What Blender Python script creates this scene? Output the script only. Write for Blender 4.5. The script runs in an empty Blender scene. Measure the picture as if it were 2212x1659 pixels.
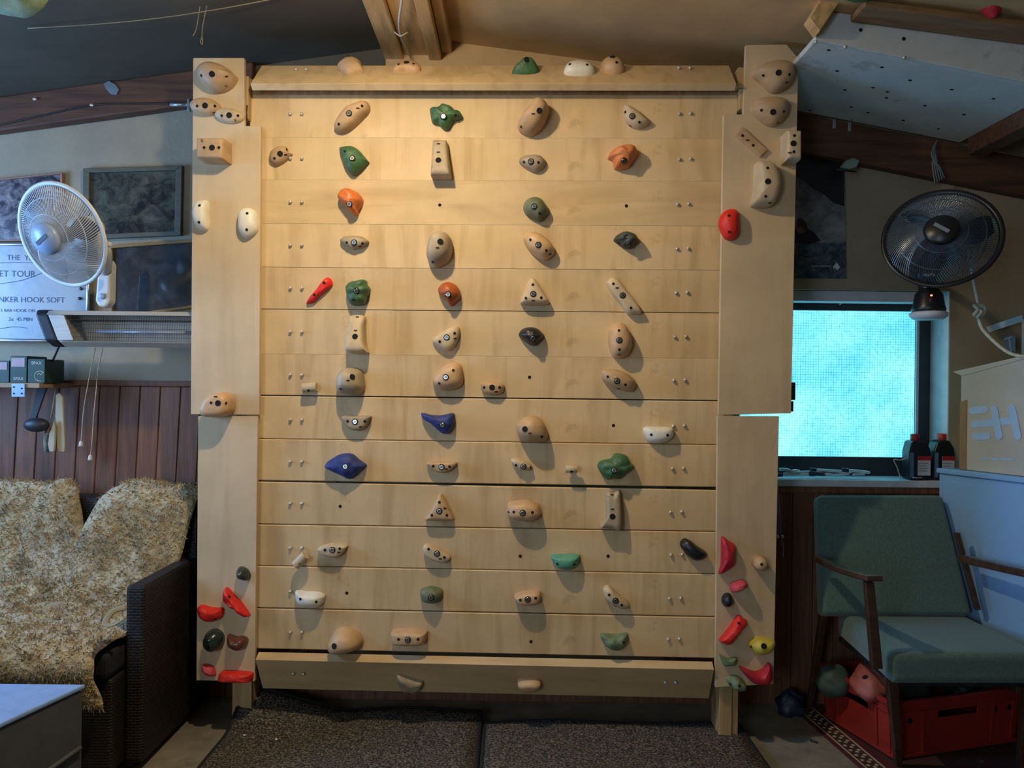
import bpy, bmesh, math, random
from mathutils import Vector, Matrix, noise
from mathutils.bvhtree import BVHTree
V = Vector
random.seed(7)
scene = bpy.context.scene
COL = scene.collection

# ------------------------------------------------------------------ camera
FPX, CX, CY = 1660.0, 1106.0, 829.5
CAM = V((0, 0, 1.17))
ROLL = math.radians(0.65)
cr, sr = math.cos(ROLL), math.sin(ROLL)
CR, CU, CF = V((cr, 0, sr)), V((-sr, 0, cr)), V((0, 1, 0))
cd = bpy.data.cameras.new('camera')
cd.sensor_width = 36.0
cd.lens = 36.0 * FPX / 2212.0
cd.clip_start = 0.01
co = bpy.data.objects.new('camera', cd)
co.matrix_world = Matrix(((CR.x, CU.x, -CF.x, CAM.x), (CR.y, CU.y, -CF.y, CAM.y), (CR.z, CU.z, -CF.z, CAM.z), (0, 0, 0, 1)))
COL.objects.link(co)
scene.camera = co

# ------------------------------------------------------------------ world, exposure
w = bpy.data.worlds.new('world'); scene.world = w; w.use_nodes = True
w.node_tree.nodes['Background'].inputs[0].default_value = (0.42, 0.66, 1.0, 1)
w.node_tree.nodes['Background'].inputs[1].default_value = 1.0
scene.view_settings.view_transform = 'Standard'
scene.view_settings.look = 'None'
scene.view_settings.exposure = 0.0
scene.view_settings.gamma = 1.0
scene.view_settings.use_curve_mapping = False
LAMP_POS = V((-0.45, 1.82, 2.36))
LAMP_DOWN_W, LAMP_ROUND_W = 15.5, 15.0   # LED bulb: most light leaves downwards
FZ = -.05            # floor level
WIN_GLOW = 3.5      # backlit pane beside the board
FILL_GLOW = 10.0      # added fill pane behind the viewer
SIDE_GLOW = 24.0      # daylight pane in the left wall, beside the camera

# ------------------------------------------------------------------ helpers
def ray(px, py):
    return (CF + CR * ((px - CX) / FPX) + CU * ((CY - py) / FPX)).normalized()
def on_plane(px, py, P, N):
    d = ray(px, py)
    return CAM + d * ((P - CAM).dot(N) / d.dot(N))
def at_y(px, py, y):
    return on_plane(px, py, V((0, y, 0)), V((0, 1, 0)))
def at_z(px, py, z):
    return on_plane(px, py, V((0, 0, z)), V((0, 0, 1)))

WM = {}
def setp(o, label=None, cat=None, group=None, kind=None):
    if label: o['label'] = label
    if cat: o['category'] = cat
    if group: o['group'] = group
    if kind: o['kind'] = kind
    return o
def frame(P, X=V((1, 0, 0)), Y=None, Z=V((0, 0, 1))):
    Z = Z.normalized(); X = (X - Z * X.dot(Z)).normalized(); Yv = Z.cross(X)
    return Matrix(((X.x, Yv.x, Z.x, P[0]), (X.y, Yv.y, Z.y, P[1]), (X.z, Yv.z, Z.z, P[2]), (0, 0, 0, 1)))
def place(o, M, parent=None):
    L = (WM[parent].inverted() @ M) if parent else M
    if parent: o.parent = parent
    l, q, s = L.decompose()
    o.location = l; o.rotation_euler = q.to_euler(); o.scale = s
    WM[o] = M
    COL.objects.link(o)
    return o
def thing(name, label, cat, P, group=None, M=None):
    o = bpy.data.objects.new(name, None); o.empty_display_size = 0.05
    place(o, M if M else Matrix.Translation(V(P)))
    return setp(o, label, cat, group)
def inst(name, mesh, parent, M):
    o = bpy.data.objects.new(name, mesh)
    return place(o, M, parent)

class MB:
    def __init__(s): s.v = []; s.f = []; s.m = []
    def add(s, vs, fs, mi=0):
        n = len(s.v); s.v += [V(p) for p in vs]
        s.f += [tuple(i + n for i in f) for f in fs]; s.m += [mi] * len(fs)
        return s
    def box(s, c, d, R=None, mi=0):
        c = V(c); vs = []
        for x in (-.5, .5):
            for y in (-.5, .5):
                for z in (-.5, .5):
                    p = V((x * d[0], y * d[1], z * d[2]))
                    vs.append(c + (R @ p if R else p))
        return s.add(vs, [(0, 1, 3, 2), (4, 6, 7, 5), (0, 4, 5, 1), (2, 3, 7, 6), (0, 2, 6, 4), (1, 5, 7, 3)], mi)
    def bb(s, x0, x1, y0, y1, z0, z1, mi=0):
        return s.box(((x0 + x1) / 2, (y0 + y1) / 2, (z0 + z1) / 2), (x1 - x0, y1 - y0, z1 - z0), None, mi)
    def prism(s, poly, vec, mi=0):
        n = len(poly); poly = [V(p) for p in poly]; vec = V(vec)
        nr = V((0, 0, 0))
        for i in range(n): nr += (poly[i] - poly[0]).cross(poly[(i + 1) % n] - poly[0])
        if nr.dot(vec) > 0: poly = poly[::-1]
        vs = poly + [p + vec for p in poly]
        return s.add(vs, [tuple(range(n)), tuple(range(2 * n - 1, n - 1, -1))] +
                     [((i + 1) % n, i, n + i, n + (i + 1) % n) for i in range(n)], mi)
    def tube(s, path, r, n=8, mi=0, closed=False, flat=1.0):
        path = [V(p) for p in path]; k = len(path)
        rs = r if isinstance(r, (list, tuple)) else [r] * k
        up = None; rings = []
        for i, p in enumerate(path):
            if closed: t = path[(i + 1) % k] - path[i - 1]
            else: t = path[min(i + 1, k - 1)] - path[max(i - 1, 0)]
            t.normalize()
            if up is None:
                up = t.orthogonal().normalized()
            else:
                up = (up - t * up.dot(t)).normalized()
            b = t.cross(up)
            rings.append([p + (up * math.cos(a) + b * math.sin(a) * flat) * rs[i] for a in [2 * math.pi * j / n for j in range(n)]])
        vs = [q for rg in rings for q in rg]; fs = []
        for i in range(k if closed else k - 1):
            a, b2 = i * n, ((i + 1) % k) * n
            fs += [(a + j, a + (j + 1) % n, b2 + (j + 1) % n, b2 + j) for j in range(n)]
        if not closed: fs += [tuple(range(n - 1, -1, -1)), tuple((k - 1) * n + j for j in range(n))]
        return s.add(vs, fs, mi)
    def lathe(s, prof, M, n=24, mi=0):
        vs = []; fs = []; k = len(prof)
        for r, z in prof:
            vs += [M @ V((r * math.cos(2 * math.pi * j / n), r * math.sin(2 * math.pi * j / n), z)) for j in range(n)]
        for i in range(k - 1):
            fs += [(i * n + j, i * n + (j + 1) % n, (i + 1) * n + (j + 1) % n, (i + 1) * n + j) for j in range(n)]
        if prof[0][0] > 1e-6: fs.append(tuple(range(n - 1, -1, -1)))
        if prof[-1][0] > 1e-6: fs.append(tuple((k - 1) * n + j for j in range(n)))
        return s.add(vs, fs, mi)
    def ell(s, c, rad, R=None, nu=20, nv=12, mi=0):
        M = Matrix.Translation(V(c)) @ (R.to_4x4() if R else Matrix()) @ Matrix.Diagonal((rad[0], rad[1], rad[2], 1))
        return s.lathe([(max(1e-7, math.sin(math.pi * i / nv)), -math.cos(math.pi * i / nv)) for i in range(nv + 1)], M, nu, mi)
    def mesh(s, name, mats, M, smooth=False):
        I = M.inverted(); me = bpy.data.meshes.new(name)
        me.from_pydata([I @ p for p in s.v], [], s.f)
        for m in (mats if isinstance(mats, (list, tuple)) else [mats]): me.materials.append(m)
        me.polygons.foreach_set('material_index', s.m)
        if smooth: me.polygons.foreach_set('use_smooth', [True] * len(s.f))
        me.update()
        return me
    def build(s, name, mats, parent=None, M=None, smooth=False, bevel=0, seg=2):
        if M is None: M = WM[parent] if parent else Matrix()
        o = bpy.data.objects.new(name, s.mesh(name, mats, M, smooth))
        place(o, M, parent)
        if bevel:
            b = o.modifiers.new('bevel', 'BEVEL'); b.width = bevel; b.segments = seg; b.limit_method = 'ANGLE'
        return o
def rotz(a): return Matrix.Rotation(a, 3, 'Z')
def axis_frame(P, z, x=V((1, 0, 0))):
    z = V(z).normalized()
    if abs(z.dot(x)) > .98: x = V((0, 0, 1))
    return frame(V(P), x, None, z)
def spline(pts, sub=6, closed=False):
    pts = [V(p) for p in pts]; n = len(pts); out = []
    rng = range(n) if closed else range(n - 1)
    for i in rng:
        if closed: p0, p1, p2, p3 = pts[i - 1], pts[i], pts[(i + 1) % n], pts[(i + 2) % n]
        else: p0, p1, p2, p3 = pts[max(i - 1, 0)], pts[i], pts[i + 1], pts[min(i + 2, n - 1)]
        for k in range(sub):
            t = k / sub
            out.append(.5 * ((2 * p1) + (p2 - p0) * t + (2 * p0 - 5 * p1 + 4 * p2 - p3) * t * t + (3 * p1 - p0 - 3 * p2 + p3) * t ** 3))
    if not closed: out.append(pts[-1])
    return out
def text_poly(txt, size, extrude=0.0):
    cu = bpy.data.curves.new('txt', 'FONT'); cu.body = txt; cu.size = size; cu.align_x = 'CENTER'; cu.align_y = 'CENTER'; cu.extrude = extrude
    cu.resolution_u = 3
    o = bpy.data.objects.new('txt', cu); COL.objects.link(o)
    dg = bpy.context.evaluated_depsgraph_get(); dg.update()
    me = bpy.data.meshes.new_from_object(o.evaluated_get(dg))
    vs = [v.co.copy() for v in me.vertices]; fs = [tuple(p.vertices) for p in me.polygons]
    bpy.data.objects.remove(o); bpy.data.curves.remove(cu); bpy.data.meshes.remove(me)
    return vs, fs
def text(mb, txt, size, M, mi=0):
    vs, fs = text_poly(txt, size)
    return mb.add([M @ v for v in vs], fs, mi)

# ------------------------------------------------------------------ materials
def lin(c):
    return tuple(((x / 255) / 12.92 if x / 255 <= .04045 else ((x / 255 + .055) / 1.055) ** 2.4) for x in c)
def N_(nt, t, **k):
    n = nt.nodes.new(t)
    for a, b in k.items(): setattr(n, a, b)
    return n
def pm(name, rgb, rough=.6, var=.14, scale=12, bump=.08, bscale=None, stretch=(1, 1, 1), metal=0, rgb2=None, spec=.5,
       detail=6, rand=0, dirt=None, coat=0, sheen=0, trans=0, dist=.01):
    m = bpy.data.materials.new(name); m.use_nodes = True; nt = m.node_tree; b = nt.nodes['Principled BSDF']
    L = nt.links.new
    tc = N_(nt, 'ShaderNodeTexCoord'); mp = N_(nt, 'ShaderNodeMapping'); mp.inputs['Scale'].default_value = stretch
    L(tc.outputs['Object'], mp.inputs['Vector'])
    nz = N_(nt, 'ShaderNodeTexNoise'); nz.inputs['Scale'].default_value = scale; nz.inputs['Detail'].default_value = detail
    nz.inputs['Roughness'].default_value = .62
    L(mp.outputs[0], nz.inputs['Vector'])
    cr_ = N_(nt, 'ShaderNodeValToRGB')
    c = lin(rgb); c2 = lin(rgb2) if rgb2 else None
    a0 = tuple(max(0, x * (1 - var * 1.6)) for x in c) if not c2 else c
    a1 = tuple(min(1, x * (1 + var)) for x in c) if not c2 else c2
    cr_.color_ramp.elements[0].position = .32; cr_.color_ramp.elements[1].position = .68
    cr_.color_ramp.elements[0].color = (*a0, 1); cr_.color_ramp.elements[1].color = (*a1, 1)
    L(nz.outputs['Fac'], cr_.inputs['Fac']); out = cr_.outputs['Color']
    if dirt:
        n2 = N_(nt, 'ShaderNodeTexNoise'); n2.inputs['Scale'].default_value = dirt[1]; n2.inputs['Detail'].default_value = 8
        n2.inputs['Roughness'].default_value = .7
        L(tc.outputs['Object'], n2.inputs['Vector'])
        r2 = N_(nt, 'ShaderNodeValToRGB'); r2.color_ramp.elements[0].position = dirt[2]; r2.color_ramp.elements[1].position = dirt[2] + .12
        r2.color_ramp.elements[0].color = (0, 0, 0, 1); r2.color_ramp.elements[1].color = (dirt[3],) * 3 + (1,)
        L(n2.outputs['Fac'], r2.inputs['Fac'])
        mx = N_(nt, 'ShaderNodeMixRGB'); L(r2.outputs['Color'], mx.inputs['Fac']); L(out, mx.inputs['Color1'])
        mx.inputs['Color2'].default_value = (*lin(dirt[0]), 1); out = mx.outputs['Color']
    if rand:
        oi = N_(nt, 'ShaderNodeObjectInfo'); mr = N_(nt, 'ShaderNodeMapRange')
        mr.inputs['To Min'].default_value = 1 - rand; mr.inputs['To Max'].default_value = 1 + rand
        L(oi.outputs['Random'], mr.inputs['Value'])
        hs = N_(nt, 'ShaderNodeHueSaturation'); L(mr.outputs[0], hs.inputs['Value']); L(out, hs.inputs['Color']); out = hs.outputs['Color']
    L(out, b.inputs['Base Color'])
    b.inputs['Roughness'].default_value = rough; b.inputs['Metallic'].default_value = metal
    b.inputs['Specular IOR Level'].default_value = spec
    b.inputs['Coat Weight'].default_value = coat; b.inputs['Sheen Weight'].default_value = sheen
    if trans: b.inputs['Transmission Weight'].default_value = trans
    if bump:
        n3 = N_(nt, 'ShaderNodeTexNoise'); n3.inputs['Scale'].default_value = bscale or scale * 4; n3.inputs['Detail'].default_value = 4
        L(mp.outputs[0], n3.inputs['Vector'])
        bp = N_(nt, 'ShaderNodeBump'); bp.inputs['Strength'].default_value = bump; bp.inputs['Distance'].default_value = dist
        L(n3.outputs['Fac'], bp.inputs['Height']); L(bp.outputs[0], b.inputs['Normal'])
    return m
def glow(name, rgb, s):
    m = bpy.data.materials.new(name); m.use_nodes = True; nt = m.node_tree
    nt.nodes.remove(nt.nodes['Principled BSDF'])
    e = N_(nt, 'ShaderNodeEmission'); e.inputs[0].default_value = (*rgb, 1); e.inputs[1].default_value = s
    nt.links.new(e.outputs[0], nt.nodes['Material Output'].inputs[0])
    return m

def plywood(name, rgb, grain=(7, 30, 1.2), rand=.05, rough=.55, amt=.5):
    """birch plywood: face veneer with soft streaks, wavy figure and a few grubby marks"""
    m = pm(name, rgb, rough=rough, var=.10, scale=3.0, bump=.02, bscale=40, rand=rand, dirt=((112, 88, 58), 5.5, .63, .45), dist=.004, spec=.35)
    nt = m.node_tree; L = nt.links.new; b = nt.nodes['Principled BSDF']
    src = b.inputs['Base Color'].links[0].from_socket
    tc = N_(nt, 'ShaderNodeTexCoord'); oi = N_(nt, 'ShaderNodeObjectInfo')
    ad = N_(nt, 'ShaderNodeVectorMath', operation='MULTIPLY_ADD'); L(oi.outputs['Random'], ad.inputs[0])
    ad.inputs[1].default_value = (13, 7, 11); L(tc.outputs['Object'], ad.inputs[2])
    mp = N_(nt, 'ShaderNodeMapping'); mp.inputs['Scale'].default_value = grain; L(ad.outputs[0], mp.inputs['Vector'])
    nz = N_(nt, 'ShaderNodeTexNoise'); nz.inputs['Scale'].default_value = 1.6; nz.inputs['Detail'].default_value = 7; nz.inputs['Distortion'].default_value = .9
    L(mp.outputs[0], nz.inputs['Vector'])
    r = N_(nt, 'ShaderNodeValToRGB'); e = r.color_ramp.elements
    e[0].position = .30; e[0].color = (.62, .55, .45, 1); e[1].position = .52; e[1].color = (1, 1, 1, 1)
    L(nz.outputs['Fac'], r.inputs['Fac'])
    mx = N_(nt, 'ShaderNodeMixRGB', blend_type='MULTIPLY'); mx.inputs['Fac'].default_value = amt
    L(src, mx.inputs['Color1']); L(r.outputs['Color'], mx.inputs['Color2']); L(mx.outputs[0], b.inputs['Base Color'])
    return m

M = {}
M['ply'] = plywood('birch_plywood', (212, 184, 140), grain=(9, 9, 1.1), rand=.06, amt=.55)
M['ply_h'] = plywood('birch_plywood_cross', (206, 178, 134), grain=(1.1, 9, 9), rand=.06, amt=.45)
M['panel'] = plywood('side_panel_ply', (206, 182, 146), grain=(8, 8, .8), rand=.03, amt=.3)
M['edge'] = pm('ply_edge', (196, 165, 118), var=.2, scale=3, stretch=(1, 60, 60), bump=.05)
M['post'] = pm('spruce_post', (176, 146, 100), var=.2, scale=5, stretch=(8, 8, 1), bump=.05)
M['wood'] = pm('hold_wood', (186, 154, 116), rough=.5, var=.12, scale=9, stretch=(1, 3, 1), bump=.05, rand=.07, spec=.35)
M['woodpale'] = pm('hold_wood_pale', (198, 176, 142), rough=.5, var=.12, scale=9, stretch=(3, 1, 1), bump=.05, rand=.06, spec=.35)
M['woodgrey'] = pm('hold_wood_greyed', (172, 155, 128), rough=.55, var=.22, scale=10, bump=.06, rand=.06, dirt=((92, 82, 66), 14, .58, .6))
M['woodpeach'] = pm('hold_wood_peach', (202, 164, 122), rough=.5, var=.12, scale=12, bump=.05, rand=.04)
M['green'] = pm('resin_green', (64, 104, 66), rough=.5, var=.2, scale=22, bump=.22, bscale=120)
M['greenpale'] = pm('resin_pale_green', (116, 136, 100), rough=.6, var=.3, scale=22, bump=.2, bscale=90)
M['turq'] = pm('resin_turquoise', (92, 160, 132), rough=.5, var=.14, scale=24, bump=.12)
M['orange'] = pm('resin_orange', (196, 98, 42), rough=.45, var=.3, scale=18, bump=.16, rgb2=(216, 122, 58))
M['orangebrown'] = pm('resin_rust', (170, 84, 36), rough=.45, var=.2, scale=18, bump=.14)
M['red'] = pm('resin_red', (226, 40, 30), rough=.5, var=.14, scale=26, bump=.2, bscale=160)
M['crimson'] = pm('resin_crimson', (184, 36, 50), rough=.5, var=.15, scale=24, bump=.16)
M['pink'] = pm('resin_pink', (206, 74, 84), rough=.55, var=.15, scale=26, bump=.16)
M['white'] = pm('resin_white', (228, 222, 205), rough=.45, var=.06, scale=24, bump=.06)
M['blue'] = pm('resin_blue', (42, 58, 124), rough=.6, var=.16, scale=30, bump=.2, bscale=150)
M['black'] = pm('resin_black', (30, 34, 38), rough=.4, var=.25, scale=22, bump=.15)
M['darkgreen'] = pm('resin_dark_green', (44, 54, 46), rough=.25, var=.4, scale=26, bump=.12, coat=.4)
M['slate'] = pm('resin_slate', (66, 72, 64), rough=.6, var=.25, scale=20, bump=.18)
M['yellow'] = pm('resin_yellow', (208, 190, 74), rough=.5, var=.16, scale=20, bump=.14)
M['brown'] = pm('resin_brown', (104, 60, 44), rough=.3, var=.3, scale=24, bump=.1, coat=.3)
M['greygreen'] = pm('resin_worn_green', (128, 120, 98), rough=.6, var=.1, scale=14, bump=.12, rgb2=(46, 92, 50))
M['orangewhite'] = pm('resin_chalked_orange', (198, 104, 52), rough=.6, var=.1, scale=14, bump=.12, rgb2=(212, 142, 90))
M['stud'] = pm('screw_steel', (206, 204, 196), rough=.35, metal=.5, var=.06, bump=.02)
M['hole'] = pm('hole_dark', (14, 12, 11), rough=.9, var=.1, bump=0)
M['burn'] = pm('burn_mark', (52, 36, 24), rough=.8, var=.2, bump=0)
M['steel'] = pm('steel', (176, 174, 168), rough=.28, metal=1, var=.08, bump=.02)
M['darksteel'] = pm('dark_steel', (70, 70, 72), rough=.4, metal=.9, var=.1, bump=.02)
M['zinc'] = pm('zinc', (190, 196, 202), rough=.35, metal=.8, var=.1, bump=.02)
# ------------------------------------------------------------------ room shell
YW, XL, XR, YB = 2.97, -2.6, 2.12, -1.6          # back wall face, left wall, right wall, wall behind the camera
def zl(x): return 2.475 + .148 * (x + .38)        # left ceiling slope
def zr(x): return 2.50 - .12 * (x + .38)         # right ceiling slope
M['plaster'] = pm('plaster', (154, 144, 124), rough=.9, var=.08, scale=5, bump=.15, bscale=60, spec=.2)
M['plaster_dark'] = pm('plaster_dark', (92, 96, 100), rough=.9, var=.1, scale=5, bump=.15, bscale=60, spec=.2)
M['concrete'] = pm('concrete_floor', (128, 122, 108), rough=.85, var=.18, scale=9, bump=.2, bscale=50, dirt=((84, 80, 72), 6, .56, .6), spec=.3)
M['dark_wall'] = pm('ochre_wall', (176, 150, 112), rough=.7, var=.2, scale=4, bump=.05)
M['ceil_dark'] = pm('ceiling_dark_paint', (86, 80, 68), rough=.7, var=.12, scale=4, bump=.05, spec=.3)
M['ceil_brown'] = pm('ceiling_fibreboard', (204, 172, 126), rough=.8, var=.12, scale=4, bump=.08, spec=.2)
M['rafter'] = pm('rafter_brown', (92, 62, 44), rough=.7, var=.3, scale=4, stretch=(1, 12, 12), bump=.12)
M['pine'] = pm('pine_beam', (212, 174, 118), rough=.6, var=.22, scale=4, stretch=(10, 1, 10), bump=.08)
M['wainscot'] = pm('stained_wainscot', (118, 78, 56), rough=.55, var=.28, scale=4, stretch=(14, 14, 1), bump=.06, rand=.16, dirt=((44, 26, 18), 18, .68, .8))
M['white_paint'] = pm('white_paint', (196, 204, 214), rough=.5, var=.1, scale=12, bump=.06, dirt=((120, 130, 140), 10, .6, .4))
M['window_grey'] = pm('window_frame_grey', (52, 58, 62), rough=.5, var=.12, bump=.03)

f = MB().bb(XL - .1, XR + .1, YB - .1, YW + .5, FZ - .1, FZ).build('floor', M['concrete']); setp(f, 'grey worn concrete floor of the room', None, None, 'structure')
# window_1 opening
WX0, WX1, WZ0, WZ1, WT = .80, 1.69, .815, 1.549, .16
wb = MB()
zt = lambda x: (zl(x) if x < -.38 else zr(x)) + .12
wb.prism([(XL, YW, FZ), (WX0, YW, FZ), (WX0, YW, zt(WX0)), (-.38, YW, 2.62), (XL, YW, zt(XL))], (0, WT, 0))
wb.prism([(WX0, YW, FZ), (WX1, YW, FZ), (WX1, YW, WZ0), (WX0, YW, WZ0)], (0, WT, 0))
wb.prism([(WX0, YW, WZ1), (WX1, YW, WZ1), (WX1, YW, zt(WX1)), (WX0, YW, zt(WX0))], (0, WT, 0))
wb.prism([(WX1, YW, FZ), (XR + .1, YW, FZ), (XR + .1, YW, zt(XR)), (WX1, YW, zt(WX1))], (0, WT, 0))
WALLB = wb.build('wall_back', M['plaster']); setp(WALLB, 'grey plastered gable wall behind the climbing board', None, None, 'structure')
# side wall with the daylight window, right wall, wall behind the camera
SY0, SY1, SZ0, SZ1 = 1.75, 2.55, 1.0, 1.9
wl = MB()
wl.bb(XL - .12, XL, YB, SY0, FZ, 2.5).bb(XL - .12, XL, SY1, YW, FZ, 2.5).bb(XL - .12, XL, SY0, SY1, FZ, SZ0).bb(XL - .12, XL, SY0, SY1, SZ1, 2.5)
setp(wl.build('wall_left', M['dark_wall']), 'plastered left wall with a window', None, None, 'structure')
setp(MB().bb(XR, XR + .1, YB, YW, FZ, 2.5).build('wall_right', M['plaster_dark']), 'dark plastered right wall', None, None, 'structure')
setp(MB().bb(XL - .12, -2.2, YB - .1, YB, FZ, 2.75).bb(-1.1, XR + .1, YB - .1, YB, FZ, 2.75).bb(-2.2, -1.1, YB - .1, YB, FZ, .75).bb(-2.2, -1.1, YB - .1, YB, 1.95, 2.75).build('wall_front', M['dark_wall']), 'plastered wall behind the viewer', None, None, 'structure')
c1 = MB().prism([(XL - .12, YB, zl(XL - .12)), (-.38, YB, zl(-.38)), (-.38, YB, zl(-.38) + .06), (XL - .12, YB, zl(XL - .12) + .06)], (0, YW - YB, 0))
setp(c1.build('ceiling', M['ceil_dark']), 'dark painted left slope of the ceiling', None, None, 'structure')
c2 = MB().prism([(-.38, YB, zr(-.38)), (XR + .1, YB, zr(XR + .1)), (XR + .1, YB, zr(XR + .1) + .06), (-.38, YB, zr(-.38) + .06)], (0, YW - YB, 0))
setp(c2.build('ceiling', M['ceil_brown']), 'brown board right slope of the ceiling', None, None, 'structure')

# window_1: frame + wired glass pane lit from outside
def pane_mat(name, s, grid=True):
    m = bpy.data.materials.new(name); m.use_nodes = True; nt = m.node_tree; L = nt.links.new
    nt.nodes.remove(nt.nodes['Principled BSDF']); outn = nt.nodes['Material Output']
    tc = N_(nt, 'ShaderNodeTexCoord')
    nz = N_(nt, 'ShaderNodeTexNoise'); nz.inputs['Scale'].default_value = 3.2; nz.inputs['Detail'].default_value = 5; L(tc.outputs['Object'], nz.inputs['Vector'])
    r = N_(nt, 'ShaderNodeValToRGB'); e = r.color_ramp.elements
    e[0].position = .34; e[0].color = (.03, .22, .33, 1); e[1].position = .70; e[1].color = (.17, .52, .62, 1)
    L(nz.outputs['Fac'], r.inputs['Fac']); out = r.outputs[0]
    if grid:
        sx = N_(nt, 'ShaderNodeSeparateXYZ'); L(tc.outputs['Object'], sx.inputs[0])
        facs = []
        for ax in ('X', 'Z'):
            mm = N_(nt, 'ShaderNodeMath', operation='PINGPONG'); L(sx.outputs[ax], mm.inputs[0]); mm.inputs[1].default_value = .0052
            m2 = N_(nt, 'ShaderNodeMath', operation='LESS_THAN'); L(mm.outputs[0], m2.inputs[0]); m2.inputs[1].default_value = .0016
            facs.append(m2)
        mxm = N_(nt, 'ShaderNodeMath', operation='MAXIMUM'); L(facs[0].outputs[0], mxm.inputs[0]); L(facs[1].outputs[0], mxm.inputs[1])
        n2 = N_(nt, 'ShaderNodeTexNoise'); n2.inputs['Scale'].default_value = 60; L(tc.outputs['Object'], n2.inputs['Vector'])
        m3 = N_(nt, 'ShaderNodeMath', operation='MULTIPLY'); L(mxm.outputs[0], m3.inputs[0]); L(n2.outputs['Fac'], m3.inputs[1])
        mx = N_(nt, 'ShaderNodeMixRGB'); L(m3.outputs[0], mx.inputs['Fac']); L(out, mx.inputs['Color1']); mx.inputs['Color2'].default_value = (.01, .09, .14, 1)
        out = mx.outputs[0]
    em = N_(nt, 'ShaderNodeEmission'); L(out, em.inputs[0]); em.inputs[1].default_value = s
    gl = N_(nt, 'ShaderNodeBsdfGlossy'); gl.inputs['Roughness'].default_value = .25; gl.inputs[0].default_value = (.05, .05, .05, 1)
    ad = N_(nt, 'ShaderNodeAddShader'); L(em.outputs[0], ad.inputs[0]); L(gl.outputs[0], ad.inputs[1]); L(ad.outputs[0], outn.inputs[0])
    return m
YG = YW + .13
win = thing('window_1', None, None, (1.22, YG, WZ0)); setp(win, 'wired glass window glowing with daylight', None, None, 'structure')
gx1 = at_y(1974, 830, YG + .02).x; gz1 = at_y(1830, 672, YG + .02).z; gz0 = at_y(1830, 986, YG + .02).z
MB().bb(WX0, gx1, YG, YG + .04, gz1, WZ1).bb(WX0, gx1, YG, YG + .04, WZ0, gz0).bb(WX0, WX0 + .06, YG, YG + .04, gz0, gz1).bb(gx1, WX1, YG, YG + .04, WZ0, WZ1).build('window_frame', M['window_grey'], win, bevel=.004)
gm = Matrix.Translation(V((1.2, YG + .02, 1.17)))
MB().bb(WX0 + .06, gx1, YG + .016, YG + .022, gz0, gz1).build('glass', pane_mat('wired_glass', WIN_GLOW), win, gm)
MB().bb(gx1 - .004, gx1 + .006, YG - .006, YG + .002, gz0, gz1).build('glazing_bead', M['white_paint'], win)
hk = at_y(1818, 648, YG - .012)
MB().tube([hk + V((0, .01, .012)), hk + V((0, -.005, .008)), hk, hk + V((.004, -.004, -.012)), hk + V((-.012, -.006, -.018))], .003).build('latch_hook', M['zinc'], win, smooth=True)
MB().bb(WX0, WX1 - .06, YW + .03, YW + .10, 1.507, WZ1 - .001).build('lintel_board', M['white_paint'], win, bevel=.002)
MB().bb(WX1 - .004, WX1 + .001, YW + .002, YG, WZ0, WZ1 - .001).build('reveal_lining', M['white_paint'], win)
MB().bb(WX0, WX1, YW - .03, YG, WZ0 - .025, WZ0 + .002).build('window_sill', M['white_paint'], win, bevel=.003)
# window_2 in the left wall, out of the picture: the daylight of the room
w2 = thing('window_2', None, None, (XL, 2.15, SZ0)); setp(w2, 'daylight window in the left wall', None, None, 'structure')
t = .05
MB().bb(XL - .08, XL - .02, SY0, SY1, SZ0, SZ0 + t).bb(XL - .08, XL - .02, SY0, SY1, SZ1 - t, SZ1).bb(XL - .08, XL - .02, SY0, SY0 + t, SZ0, SZ1).bb(XL - .08, XL - .02, SY1 - t, SY1, SZ0, SZ1).build('window_frame', M['window_grey'], w2)
MB().bb(XL - .055, XL - .05, SY0 + t, SY1 - t, SZ0 + t, SZ1 - t).build('glass', glow('daylit_glass', (.26, .52, 1.0), SIDE_GLOW), w2)

w3 = thing('fill_window', None, None, (-1.65, YB, .75)); setp(w3, 'added fill light window behind the viewer', None, None, 'structure')  # invented window, added as a soft fill light for the room
MB().bb(-2.2, -1.1, YB - .08, YB - .02, .75, .80).bb(-2.2, -1.1, YB - .08, YB - .02, 1.90, 1.95).bb(-2.2, -2.15, YB - .08, YB - .02, .75, 1.95).bb(-1.15, -1.1, YB - .08, YB - .02, .75, 1.95).build('window_frame', M['window_grey'], w3)
MB().bb(-2.15, -1.15, YB - .055, YB - .05, .80, 1.90).build('glass', glow('rear_fill_glass', (.70, .84, 1.0), FILL_GLOW), w3)
# wainscot boards on the back wall, each one a board
random.seed(3)
lean = math.tan(math.radians(2.6))
trimL = 1.145
x = XL
while x < -.60:
    wd = .078
    MB().prism([(x + .0012, YW - .012, trimL), (x + wd - .0012, YW - .012, trimL), (x + wd - .0012 - lean * trimL, YW - .016, FZ + .002), (x + .0012 - lean * trimL, YW - .016, FZ + .002)], (0, .011, 0)) \
        .build('wainscot_board', M['wainscot'], WALLB, bevel=.0025, seg=1)
    x += wd
x = .60
while x < XR - .02:
    wd = .081
    MB().bb(x + .0012, min(x + wd - .0012, XR), YW - .013, YW - .001, FZ + .002, WZ0 - .026).build('wainscot_board', M['wainscot'], WALLB, bevel=.0025, seg=1)
    x += wd
MB().bb(XL, -.60, YW - .02, YW - .001, trimL, trimL + .022).build('wainscot_rail', M['wainscot'], WALLB, bevel=.003)
MB().bb(.60, XR, YW - .022, YW - .001, WZ0 - .05, WZ0 - .026).build('wainscot_rail', M['wainscot'], WALLB, bevel=.003)
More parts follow.
